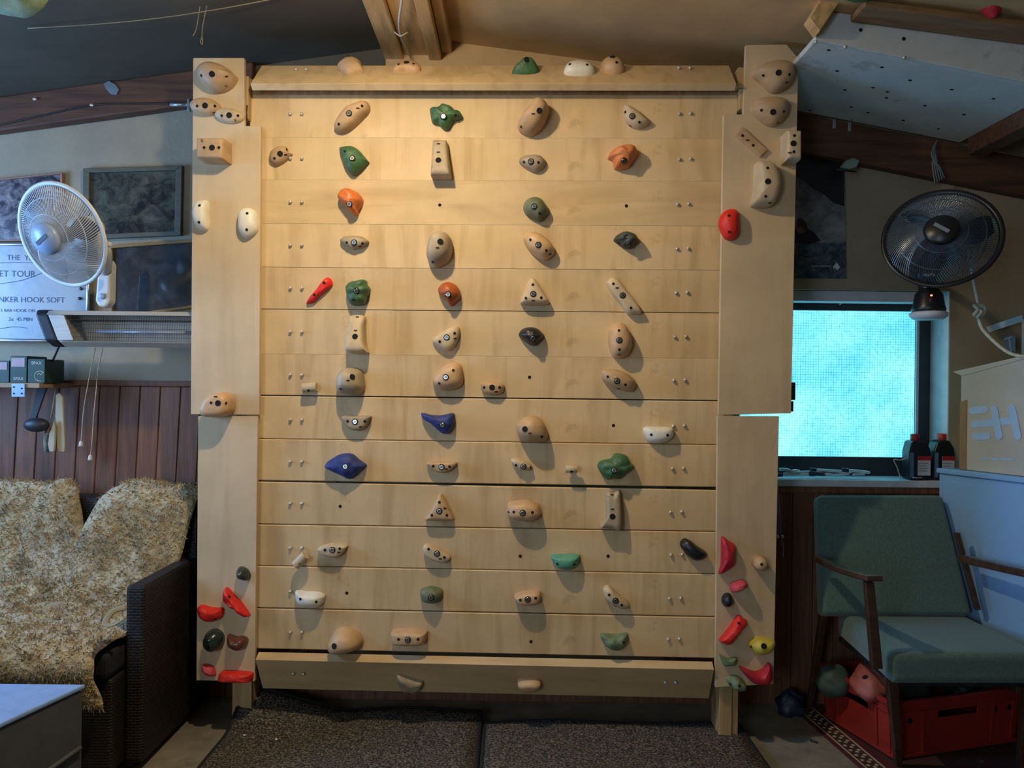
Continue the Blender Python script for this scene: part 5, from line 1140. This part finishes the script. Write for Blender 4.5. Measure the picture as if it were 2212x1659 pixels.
# rope with a knot
M['rope'] = pm('pale_rope', (188, 184, 160), rough=.8, var=.15, scale=60, bump=.3)
rp = thing('knotted_rope', 'pale rope with a knot hanging in front of the boxes', 'rope', at_y(2120, 680, 2.55))
MB().tube(spline([at_y(2094, 520, 2.62), at_y(2102, 600, 2.60), at_y(2113, 655, 2.58)], 6), .005, 8).build('upper_length', M['rope'], rp, smooth=True)
kc = at_y(2115, 672, 2.57)
MB().tube([kc + V((.016 * math.sin(t) + .004 * math.sin(3 * t), .012 * math.cos(2 * t), .018 * math.cos(t) + .004)) for t in [2 * math.pi * k / 30 for k in range(30)]], .006, 8, closed=True).tube([kc + V((-.012, -.006, .012)), kc + V((.0, -.016, -.004)), kc + V((-.01, -.006, -.022))], .006, 8).build('knot', M['rope'], rp, smooth=True)
MB().tube(spline([at_y(2113, 684, 2.57), at_y(2122, 710, 2.55), at_y(2150, 740, 2.50), at_y(2180, 762, 2.44), at_y(2212, 770, 2.36), at_y(2260, 768, 2.30)], 6), .0055, 8).build('lower_length', M['rope'], rp, smooth=True)
kn = at_y(2020, 340, YW - .065)
rk = thing('cord_bundle', 'frayed grey cord bundle tied at the end of the rafter', 'cord', kn)
for k in range(5):
    MB().tube(spline([at_y(2024 - 2 * k, 304 + 3 * k, YW - .06), at_y(2012 + 3 * k, 335 + 4 * k, YW - .068), at_y(2030 - 4 * k, 362 - 3 * k, YW - .066), at_y(2040 - 5 * k, 385 + 3 * k, YW - .06)], 5), .003, 5).build('cord', M['tape'], rk, smooth=True)
# clips on the rafter, pale clamp
for k, (px, py) in enumerate(((1802, 262), (1835, 268))):
    r_ = thing('metal_clip', ('left bent metal clip on the rafter above the window', 'right bent metal clip on the rafter above the window')[k], 'clip', at_y(px, py, YW - .06), 'bent metal clips on the rafter')
    MB().box(at_y(px, py + 6, YW - .0525), (.012, .004, .034)).build('tab', M['zinc'], r_, bevel=.001)
    MB().tube([at_y(px, py - 4, YW - .056), at_y(px + 8, py - 14, YW - .075), at_y(px + 22, py - 12, YW - .08)], .003, 6).build('bent_wire', M['zinc'], r_, smooth=True)
pc = thing('clamp', 'pale green clamp under the rafter beside the poster', 'clamp', at_y(1835, 360, YW - .06))
M['clampgreen'] = pm('clamp_pale_green', (128, 150, 140), rough=.6, var=.15, bump=.1)
MB().prism([at_y(x, y, YW - .055) for x, y in ((1812, 364), (1822, 350), (1838, 344), (1852, 350), (1846, 364), (1830, 368))], (0, -.02, 0)).build('jaw', M['clampgreen'], pc, bevel=.003)
MB().tube([at_y(1806, 366, YW - .065), at_y(1850, 371, YW - .06)], .003, 6).build('bar', M['darksteel'], pc, smooth=True)

# oil bottles on the sill
M['oil_black'] = pm('bottle_dark', (26, 30, 40), rough=.35, var=.12, bump=.02)
M['oil_blue'] = pm('bottle_side_strip', (90, 120, 150), rough=.3, var=.15, scale=30, bump=0)
M['cap_red'] = pm('cap_red', (176, 46, 46), rough=.45, var=.08, bump=.02)
M['label_white'] = pm('label_paper', (190, 200, 212), rough=.6, var=.05, bump=0)
M['label_red'] = pm('label_red', (178, 30, 40), rough=.6, var=.05, bump=0)
SZ = WZ0 + .003
def bottle(label, px, w_, h_, y_, curve):
    base = at_y(px, 1020, y_); b0 = V((base.x, y_, SZ))
    r_ = thing('oil_bottle', label, 'bottle', b0, 'dark oil bottles on the window sill')
    hw = w_ / 2
    sil = [(-hw, 0), (hw, 0), (hw, h_ * .58), (hw * .9, h_ * .70), (hw * .55, h_ * .82), (hw * .42 + curve, h_ * .86), (-hw * .42 + curve, h_ * .86), (-hw * (.75 - curve * 8), h_ * .82), (-hw, h_ * .62)]
    MB().prism([b0 + V((x_, -.03, z_)) for x_, z_ in sil], (0, .06, 0)).build('body', M['oil_black'], r_, bevel=.010, seg=3)
    MB().lathe([(.016, h_ * .86), (.0165, h_ * .865), (.0165, h_ * .985), (.014, h_)], Matrix.Translation(b0 + V((curve, 0, 0))), 20).build('cap', M['cap_red'], r_, smooth=True)
    lb = MB().bb(b0.x - hw * .25, b0.x + hw * .92, y_ - .0315, y_ - .0303, SZ + h_ * .10, SZ + h_ * .52).build('label', M['label_white'], r_)
    MB().bb(b0.x - hw * .25, b0.x + hw * .92, y_ - .0325, y_ - .0313, SZ + h_ * .43, SZ + h_ * .525).build('label_band', M['label_red'], lb)
    for k in range(4):
        MB().bb(b0.x - hw * .18, b0.x + hw * (.7 - .12 * (k % 2)), y_ - .0325, y_ - .0316, SZ + h_ * (.36 - .055 * k), SZ + h_ * (.375 - .055 * k)).build('print_line', M['badge_grey'], lb)
    MB().bb(b0.x - hw * .95, b0.x - hw * .62, y_ - .0315, y_ - .0303, SZ + h_ * .06, SZ + h_ * .60).build('level_strip', M['oil_blue'], r_)
bottle('dark oil bottle with orange red cap in front of the window pane', 1979, .084, .176, YW + .02, -.006)
bottle('dark oil bottle with red cap beside the window reveal', 2031, .080, .178, YW + .02, .004)
# bits lying on the sill
random.seed(21)
M['tool_pale'] = pm('pale_metal_bits', (206, 224, 228), rough=.4, metal=.1, var=.1, bump=.05)
M['tool_dark'] = pm('dark_bits', (36, 44, 66), rough=.5, var=.2, bump=.05)
bits = [('long thin metal rod at the front of the window sill', (1690, 1026, 1800, 1024), .0035), ('bent metal rod lying across the sill middle', (1692, 1022, 1775, 1019), .003), ('flat metal file on the sill', (1762, 1015, 1840, 1020), .004), ('short bright hook at the left of the sill', (1683, 1014, 1708, 1017), .004), ('curved pale wire on the sill', (1710, 1019, 1728, 1019), .0045), ('dark handled tool on the sill', (1760, 1023, 1785, 1024), .0055), ('slim bright chisel on the right of the sill', (1832, 1016, 1880, 1021), .0042), ('angled bright rod on the sill', (1796, 1026, 1835, 1023), .003), ('short metal pin right of the chisel', (1842, 1025, 1868, 1024), .003)]
for k, (lab, (xa1, ya1, xb1, yb1), r_) in enumerate(bits):
    p0, p1 = at_y(xa1, ya1, YW + .0 + .008 * (k % 4)), at_y(xb1, yb1, YW + .012 + .006 * (k % 3))
    r_ *= 1.45; p0.z = max(p0.z, SZ + r_); p1.z = max(p1.z, SZ + r_); mid = p0.lerp(p1, .5) + V((0, .006 * (-1) ** k, .003 if k in (1, 3, 4) else 0))
    root = thing('sill_tool', lab, 'tool', p0, 'metal bits on the window sill')
    MB().tube(spline([p0, mid, p1], 5), [r_ * .7] + [r_] * 9 + [r_ * .5], 7).build('shaft', M['tool_pale'] if 'dark' not in lab else M['tool_dark'], root, smooth=True)
    if k in (0, 2, 5, 6): MB().tube([p0 + (p0 - p1).normalized() * .022, p0], r_ * 1.35, 8).build('handle', M['tool_dark'], root, smooth=True)
wr = at_y(1930, 990, YW)
setp(MB().tube(spline([at_y(1962, 988, YW - .01), at_y(1945, 994, YW - .012), at_y(1931, 993, YW - .012), at_y(1938, 1010, YW - .012), V((at_y(1946, 1024, YW - .012).x, YW - .012, SZ + .003))], 6), .002, 6).build('white_wire', M['cable_white'], None, Matrix.Translation(wr), smooth=True), 'short white wire sticking up before the oil bottle', 'wire')
cup = at_y(1981, 1022, YW - .012); cup.z = SZ
cr0 = thing('metal_clasp', 'small shiny metal clasp in front of the oil bottle', 'clasp', cup)
MB().tube([cup + V((.018 * math.cos(t), .008 * math.sin(t), .010)) for t in [2 * math.pi * k / 20 for k in range(20)]], .003, 6, closed=True).build('ring', M['zinc'], cr0, smooth=True)
MB().box(cup + V((0, 0, .004)), (.014, .010, .008)).build('clasp_body', M['tool_dark'], cr0, bevel=.002)
# purple cord beside the right panel
M['purple'] = pm('lilac_cord', (122, 118, 170), rough=.7, var=.15, bump=.1)
pcq = thing('lilac_cord', 'lilac cord with two shiny toggles hanging beside the right panel', 'cord', at_y(1688, 1200, 2.76))
MB().tube(spline([at_y(1678, 1030, 2.76), at_y(1683, 1090, 2.76), at_y(1687, 1155, 2.76)], 5), .0022, 6).tube(spline([at_y(1674, 1030, 2.765), at_y(1679, 1100, 2.765), at_y(1681, 1155, 2.765)], 5), .0022, 6).build('cord', M['purple'], pcq, smooth=True)
for px in (1680, 1690): MB().ell(at_y(px, 1160, 2.76), (.006, .005, .007)).build('toggle', M['steel'], pcq, smooth=True)
MB().tube(spline([at_y(1689, 1165, 2.76), at_y(1692, 1185, 2.76), at_y(1691, 1203, 2.76)], 4), [.002] * 8 + [.004], 6).build('tail', M['purple'], pcq, smooth=True)

# ------------------------------------------------------------------ cabinet, cartons
M['enamel'] = pm('daylight_tinted_enamel', (136, 178, 224), rough=.35, var=.04, scale=3, bump=.02, dirt=((150, 152, 150), 4, .62, .3))  # bluish paint, with the blue daylight cast added to its colour
M['card'] = pm('cardboard', (190, 182, 170), rough=.85, var=.08, scale=4, bump=.06, bscale=30)
M['card_brown'] = pm('cardboard_brown', (152, 118, 80), rough=.85, var=.1, scale=6, bump=.06)
M['card_print'] = pm('pale_blue_print', (168, 196, 226), rough=.7, var=.05, bump=0)
M['card_grey'] = pm('grey_print', (120, 124, 128), rough=.7, var=.2, scale=40, bump=0)
M['tape_pale'] = pm('pale_tape', (168, 188, 206), rough=.4, var=.06, bump=0)
F0, F1 = V((1.615, 2.90, 0)), V((1.82, 2.44, 0))
fd = (F1 - F0).normalized(); fnrm = V((fd.y, -fd.x, 0)); fnrm = fnrm if fnrm.x < 0 else -fnrm   # towards the room
CH = .872
cab = thing('metal_cabinet', 'bluish metal cabinet with added daylight tint standing beside the window', 'cabinet', (F0 + F1) / 2)
F1e = F0 + fd * .62
fp = lambda s, d, z: F0 + fd * s - fnrm * d + V((0, 0, z))
dmax = .16
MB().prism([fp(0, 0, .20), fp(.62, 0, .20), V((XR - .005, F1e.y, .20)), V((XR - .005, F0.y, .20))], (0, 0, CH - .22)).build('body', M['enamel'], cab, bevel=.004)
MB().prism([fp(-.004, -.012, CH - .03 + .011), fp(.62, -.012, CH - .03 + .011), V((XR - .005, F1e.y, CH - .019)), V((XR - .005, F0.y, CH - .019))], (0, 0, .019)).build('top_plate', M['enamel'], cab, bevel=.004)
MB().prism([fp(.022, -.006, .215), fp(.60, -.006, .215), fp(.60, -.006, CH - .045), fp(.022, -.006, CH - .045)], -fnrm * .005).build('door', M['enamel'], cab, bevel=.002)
for P_ in (fp(.58, .04, 0), V((XR - .05, F1e.y + .05, 0)), V((XR - .05, F0.y - .03, 0)), fp(.0, .10, 0)):
    MB().bb(P_.x - .018, P_.x + .018, P_.y - .018, P_.y + .018, FZ, .20).build('leg', M['darksteel'], cab, bevel=.002)
# carton on the cabinet, face towards the room
def fbox(name, label, cat, s0, s1, d0, d1, z0, z1, mat_, skew=0):
    r_ = thing(name, label, cat, fp((s0 + s1) / 2, (d0 + d1) / 2, z0))
    MB().prism([fp(s0, d0, z0), fp(s1, d0, z0), fp(s1, d1, z0), fp(s0, d1, z0)], (0, 0, z1 - z0)).build('carton', mat_, r_, bevel=.004)
    return r_
fx = lambda px, py, d=0: on_plane(px, py, fp(0, .022 - d, 0), fnrm)
b1 = thing('cardboard_box', 'large cardboard box with a pale blue bar logo on the cabinet', 'box', fp(.3, .1, CH))
zA, zB = fx(2076, 811).z, fx(2212, 773).z; sB = (fx(2212, 773) - fp(0, .022, 0)).dot(fd); sA = (fx(2076, 811) - fp(0, .022, 0)).dot(fd)
zE = zA + (zB - zA) * (.56 - sA) / (sB - sA)
MB().prism([fp(sA, .022, CH + .001), fp(.56, .022, CH + .001), fp(.56, .022, zE), fp(sA, .022, zA)], -fnrm * .17).build('carton', M['card'], b1, bevel=.003)
def bar(a, b, r, m_, root, n_='logo_bar', of=.0012):
    A_, B_ = fx(*a, of), fx(*b, of); d_ = (B_ - A_).normalized(); s_ = d_.cross(fnrm).normalized()
    pts_ = [A_ + (-d_ * math.cos(t) + s_ * math.sin(t)) * r for t in [math.pi * (k / 8 - .5) for k in range(9)]] + [B_ + (d_ * math.cos(t) - s_ * math.sin(t)) * r for t in [math.pi * (k / 8 - .5) for k in range(9)]]
    MB().prism(pts_, -fnrm * .0008).build(n_, m_, root)
for a, b in (((2100, 887), (2126, 884)), ((2104, 917), (2190, 908)), ((2107, 943), (2132, 942)), ((2147, 884), (2158, 942)), ((2186, 882), (2198, 942))):
    bar(a, b, .0125, M['card_print'], b1, 'logo_bar', .0012 if abs(a[0] - b[0]) > 20 else .0024)
for a, b in (((2122, 991), (2133, 991)), ((2143, 991), (2155, 992)), ((2165, 992), (2188, 992))): bar(a, b, .0035, M['card_print'], b1, 'small_print')
q = [fp(.085, .018, CH + .33), fp(.57, .018, CH + .345), fp(.57, .12, CH + .40), fp(.085, .12, CH + .352)]
MB().prism([fx(2058, 803, .003), fx(2212, 768, .003), fx(2214, 775, .003), fx(2078, 812, .003)], -fnrm * .004).build('raised_flap', M['card'], b1, bevel=.001)
e0_ = fp(.09, .022, CH)
MB().prism([fp(.066, .02, CH + .001), fp(.094, .02, CH + .001), fp(.094, .02, CH + .26), fp(.066, .02, CH + .25)], -fnrm * .12).build('side_flap', M['card_brown'], b1, bevel=.002)
b2 = fbox('cardboard_box', 'white printed cardboard box behind the rope on the upper right', 'box', .17, .56, .205, .36, CH + .40, CH + .56, M['card'])
setp(MB().prism([fp(.15, .205, CH + .001), fp(.56, .205, CH + .001), fp(.56, .36, CH + .001), fp(.15, .36, CH + .001)], (0, 0, .398)).build('storage_box', M['card_brown'], None, Matrix.Translation(fp(.35, .28, CH)), bevel=.004), 'brown box hidden behind the large cardboard box', 'box')
f2 = lambda px, py: on_plane(px, py, fp(0, .2035, 0), fnrm)
MB().prism([f2(2130, 706), f2(2209, 680), f2(2209, 694), f2(2136, 718)], -fnrm * .001).build('tape', M['tape_pale'], b2)
MB().prism([f2(2168, 731), f2(2193, 725), f2(2194, 760), f2(2170, 758)], -fnrm * .001).build('printed_icon', M['card_grey'], b2)
bt = MB(); A_ = f2(2178, 728); bt.tube([f2(2170, 733), f2(2186, 727)], .003, 5); bt.tube([f2(2180, 730), f2(2184, 758)], .0022, 5); bt.build('icon_mark', M['card_print'], b2)
# ------------------------------------------------------------------ green armchair
def fab():
    return pm('green_wool', (80, 110, 106), rough=.95, var=.16, scale=120, bump=.5, bscale=300, sheen=.25, dist=.004)
M['wool'] = fab()
M['armwood'] = pm('dark_walnut', (74, 54, 42), rough=.25, var=.25, scale=5, stretch=(1, 10, 10), bump=.03, coat=.35)
gc_ = thing('green_armchair', 'green upholstered armchair with dark wooden arms beside the window', 'armchair', (1.38, 2.5, FZ))
sx0, sx1 = at_z(1924, 1412, .365).x, 1.63
sy0, sy1 = at_z(1924, 1412, .365).y, at_z(1808, 1316, .365).y
def cushion(n_, pts_, vec, root, bv=.022):
    return MB().prism(pts_, vec).build(n_, M['wool'], root, bevel=bv, seg=4)
o = cushion('seat_cushion', [(sx0, sy0, .365), (sx1, sy0, .37), (sx1 - .005, sy1, .365), (at_z(1808, 1316, .365).x, sy1, .365)], (0, .0, -.095), gc_)
tl, trr = at_y(1769, 1068, 2.84), at_y(2038, 1068, 2.84)
bl_, br_ = at_y(1780, 1330, 2.70), at_y(2104, 1330, 2.70)
nb = (trr - tl).cross(bl_ - tl).normalized(); nb = nb if nb.y > 0 else -nb
cushion('backrest', [tl, trr, br_, bl_], nb * .075, gc_, .02)
def bar3(n_, pts_, wv, mat_, root, bv=.004, r=None):
    return MB().tube(pts_, r, 10, flat=.55).build(n_, mat_, root, smooth=True)
def rail(n_, A_, B_, w_, h_, root=gc_, C_=None):
    pa = [V(A_), V(B_)] if C_ is None else spline([V(A_), V(C_), V(B_)], 6)
    mb = MB(); vs_ = []
    for i, p in enumerate(pa):
        t = (pa[min(i + 1, len(pa) - 1)] - pa[max(i - 1, 0)]).normalized(); s_ = t.cross(V((0, 0, 1))).normalized() if abs(t.z) < .9 else V((1, 0, 0)); u_ = s_.cross(t)
        ww = w_[0] + (w_[1] - w_[0]) * i / (len(pa) - 1); hh = h_[0] + (h_[1] - h_[0]) * i / (len(pa) - 1)
        vs_ += [p + s_ * ww + u_ * hh, p - s_ * ww + u_ * hh, p - s_ * ww - u_ * hh, p + s_ * ww - u_ * hh]
    k_ = len(pa); fs_ = [(0, 1, 2, 3), tuple(4 * (k_ - 1) + j for j in (3, 2, 1, 0))]
    for i in range(k_ - 1): fs_ += [(4 * i + (j + 1) % 4, 4 * i + j, 4 * (i + 1) + j, 4 * (i + 1) + (j + 1) % 4) for j in range(4)]
    return mb.add(vs_, fs_).build(n_, M['armwood'], root, bevel=.004)
La, Lb = at_y(1768, 1208, 2.70), at_y(1890, 1250, 2.28)
rail('armrest', La, Lb, (.012, .026), (.010, .009), C_=La.lerp(Lb, .5) + V((-.012, 0, -.004)))
Ra = at_y(2072, 1205, 2.70); Rb = V((Ra.x + .075, 2.28, Lb.z))
rail('armrest', Ra, Rb, (.012, .026), (.014, .012), C_=Ra.lerp(Rb, .5) + V((.012, 0, -.004)))
pa_ = at_y(1876, 1256, 2.315); pb_ = at_y(1893, 1442, 2.34)
rail('arm_post', pa_, pb_, (.014, .016), (.011, .013))
rail('arm_post', (Rb.x - .01, 2.315, pa_.z), (Rb.x - .02, 2.34, pb_.z), (.014, .016), (.011, .013))
fl0, fl1 = V((sx0 + .022, sy0 + .04, .272)), at_z(1941, 1656, FZ)
rail('leg', fl0, fl1, (.017, .011), (.017, .011))
rail('leg', (sx1 - .03, sy0 + .04, .272), (sx1 + .0, sy0 + .11, FZ), (.017, .011), (.017, .011))
rail('leg', (1.17, 2.825, .44), (1.14, 2.915, FZ), (.015, .011), (.015, .011))
rail('leg', (1.59, 2.825, .44), (1.60, 2.86, .17), (.015, .011), (.015, .011))
rail('side_rail', (sx0 + .045, sy0 + .05, .245), (sx0 + .10, 2.76, .245), (.011, .011), (.022, .022))
rail('side_rail', (sx1 - .045, sy0 + .05, .245), (sx1 - .05, 2.76, .245), (.011, .011), (.022, .022))
rail('back_post', at_y(2066, 1150, 2.74), at_y(2112, 1318, 2.70), (.010, .010), (.008, .008))
MB().bb(sx0 + .03, sx1 - .03, sy0 + .03, sy1 - .02, .256, .270).build('seat_webbing', M['black'], gc_)

# ------------------------------------------------------------------ red crate with holds
M['crate'] = pm('red_crate_plastic', (150, 44, 36), rough=.4, var=.14, scale=6, bump=.03, dirt=((170, 120, 100), 9, .62, .35))
k0 = at_z(1930, 1645, FZ + .006); k0.z = FZ
sa = math.radians(16)
ex, ey = V((math.cos(sa), math.sin(sa), 0)), V((-math.sin(sa), math.cos(sa), 0))
CW, CD, CHh = .52, .345, .19
cr_ = thing('storage_crate', 'red plastic crate full of climbing holds under the green armchair', 'crate', k0 + ex * CW / 2 + ey * CD / 2)
zb = .0105
def cpt(a, b, z, tp=0.0):
    cx_, cy_ = CW / 2, CD / 2; f_ = 1 + .05 * (z / CHh)
    return k0 + ex * (cx_ + (a - cx_) * f_ * .97) + ey * (cy_ + (b - cy_) * f_ * .97) + V((0, 0, zb + z))
def cwall(n_, a0, b0, a1, b1, inn, handle):
    """one side wall with its hand grip left open"""
    mb = MB()
    def pan(s0, s1, z0, z1, th_=.004):
        A0, A1 = (a0 + (a1 - a0) * s0, b0 + (b1 - b0) * s0), (a0 + (a1 - a0) * s1, b0 + (b1 - b0) * s1)
        mb.prism([cpt(*A0, z0), cpt(*A1, z0), cpt(*A1, z1), cpt(*A0, z1)], inn * th_)
    g0, g1, h0, h1 = .34, .66, .118, .150
    if handle:
        pan(0, g0, 0, CHh - .012); pan(g1, 1, 0, CHh - .012); pan(g0, g1, 0, h0); pan(g0, g1, h1, CHh - .012)
    else: pan(0, 1, 0, CHh - .012)
    o = mb.build(n_, M['crate'], cr_)
    L_ = V((a1 - a0, b1 - b0)).length
    for z0, z1, t_ in ((CHh - .016, CHh, .010), (CHh - .045, CHh - .039, .006), (0, .012, .005)):
        MB().prism([cpt(a0, b0, z0) - inn * t_, cpt(a1, b1, z0) - inn * t_, cpt(a1, b1, z1) - inn * t_, cpt(a0, b0, z1) - inn * t_], inn * (t_ + .004)).build('rib', M['crate'], o, bevel=.0015)
    for s_ in (.05, .22, .78, .95):
        A0, A1 = (a0 + (a1 - a0) * (s_ - .012), b0 + (b1 - b0) * (s_ - .012)), (a0 + (a1 - a0) * (s_ + .012), b0 + (b1 - b0) * (s_ + .012))
        MB().prism([cpt(*A0, .012) - inn * .006, cpt(*A1, .012) - inn * .006, cpt(*A1, CHh - .04) - inn * .006, cpt(*A0, CHh - .04) - inn * .006], inn * .008).build('rib', M['crate'], o, bevel=.0015)
    return o
cwall('side_wall', 0, CD, 0, 0, ex, True)
cwall('side_wall', CW, 0, CW, CD, -ex, True)
fw_ = cwall('front_wall', 0, 0, CW, 0, ey, True)
cwall('back_wall', CW, CD, 0, CD, -ey, False)
MB().prism([cpt(.002, .002, 0), cpt(CW - .002, .002, 0), cpt(CW - .002, CD - .002, 0), cpt(.002, CD - .002, 0)], (0, 0, .006)).build('bottom', M['crate'], cr_)
for s_ in (.12, .80, .92):
    MB().lathe([(.009, 0), (.009, .002), (1e-5, .001)], axis_frame(cpt(CW * s_, 0, .122) - ey * .0008, -ey), 14).build('round_opening', M['hole'], fw_)
def boulder(label, c, rad, mat_, R=None, seed=0, hole=None):
    mb = MB(); nu, nv = 26, 16
    Rm = R or Matrix.Identity(3); vs_ = []; fs_ = []
    for i in range(nv + 1):
        for j in range(nu):
            th_, ph = math.pi * i / nv, 2 * math.pi * j / nu
            d = V((math.sin(th_) * math.cos(ph), math.sin(th_) * math.sin(ph), -math.cos(th_)))
            k_ = 1 + .22 * noise.noise(d * 1.3 + V((seed, 0, 0))) + .06 * noise.noise(d * 4 + V((0, seed, 0)))
            vs_.append(V(c) + Rm @ V((d.x * rad[0] * k_, d.y * rad[1] * k_, d.z * rad[2] * k_)))
    for i in range(nv):
        fs_ += [(i * nu + j, i * nu + (j + 1) % nu, (i + 1) * nu + (j + 1) % nu, (i + 1) * nu + j) for j in range(nu)]
    o = mb.add(vs_, fs_).build('climbing_hold', mat_, None, Matrix.Translation(V(c)), smooth=True); setp(o, label, 'climbing hold', 'loose holds in the red crate')
    if hole:
        tree = BVHTree.FromPolygons(vs_, fs_); h_ = tree.ray_cast(CAM, ray(*hole))
        if h_[0]:
            nrm_ = h_[1] if h_[1].dot(ray(*hole)) < 0 else -h_[1]
            inst('counterbore', BH, o, axis_frame(h_[0] + nrm_ * .001, nrm_))
    return o
M['pinkdull'] = pm('resin_dull_pink', (172, 96, 86), rough=.6, var=.2, scale=10, bump=.15)
M['greygreen2'] = pm('resin_grey_green', (66, 82, 78), rough=.6, var=.2, scale=10, bump=.15)
boulder('big dull pink hold with a bolt hole lying on top in the red crate', at_z(1878, 1472, .165), (.060, .085, .05), M['pinkdull'], Matrix.Rotation(math.radians(-28), 3, 'Z') @ Matrix.Rotation(.25, 3, 'X'), 2.2, (1869, 1463))
boulder('grey green rounded hold at the back of the red crate', at_z(1800, 1470, .125), (.06, .055, .055), M['greygreen2'], None, 5.1)
boulder('dark red hold wedged at the crate rim', at_z(1896, 1506, .07), (.05, .04, .03), M['crimson'], None, 8.4)
boulder('black hold lying deep in the crate', cpt(.13, .25, .08), (.05, .05, .045), M['black'], None, 3.3)
boulder('slate hold in the right half of the crate', cpt(.27, .20, .12), (.055, .055, .045), M['slate'], None, 6.3)
boulder('dark green hold at the right end of the crate', cpt(.41, .14, .12), (.055, .05, .045), M['darkgreen'], None, 9.3)
# blue bag on the floor behind the crate, small dark stick
M['bag'] = pm('dark_blue_bag', (40, 48, 72), rough=.5, var=.25, scale=14, bump=.4, bscale=20, dist=.02)
bc_ = at_z(1708, 1524, FZ + .03)
mbb = MB(); nu, nv = 22, 12; vs_ = []; fs_ = []
for i in range(nv + 1):
    for j in range(nu):
        th_, ph = math.pi * i / nv, 2 * math.pi * j / nu
        d = V((math.sin(th_) * math.cos(ph), math.sin(th_) * math.sin(ph), -math.cos(th_))); k_ = 1 + .45 * noise.noise(d * 2.1 + V((4, 0, 0)))
        p = V((d.x * .048 * k_, d.y * .04 * k_, max(-.03, d.z * .055 * k_))); vs_.append(bc_ + p)
for i in range(nv): fs_ += [(i * nu + j, i * nu + (j + 1) % nu, (i + 1) * nu + (j + 1) % nu, (i + 1) * nu + j) for j in range(nu)]
setp(mbb.add(vs_, fs_).build('cloth_bag', M['bag'], None, Matrix.Translation(bc_ - V((0, 0, .03))), smooth=True), 'crumpled dark blue bag on the floor by the rug', 'bag')
s0_, s1_ = at_z(1750, 1599, FZ + .004), at_z(1766, 1604, FZ + .004)
setp(MB().tube([s0_, s0_.lerp(s1_, .5) + V((0, 0, .001)), s1_], [.003, .004, .003], 8).build('small_stick', M['black'], None, Matrix.Translation(s0_), smooth=True), 'small dark stick on the concrete beside the rug', 'stick')
for k, (x, y) in enumerate(((586, 1561), (528, 1588), (597, 1597))):
    p = at_z(x, y, FZ + .027)
    setp(MB().ell(p, (.005, .004, .003), None, 8, 6).build('chalk_crumb', M['white'], None, Matrix.Translation(p), smooth=True), ('pale chalk crumb at the back of the left mat', 'pale chalk crumb nearest the left mat edge', 'tiny chalk crumb in the middle of the left mat')[k], 'crumb', 'chalk crumbs on the left mat')
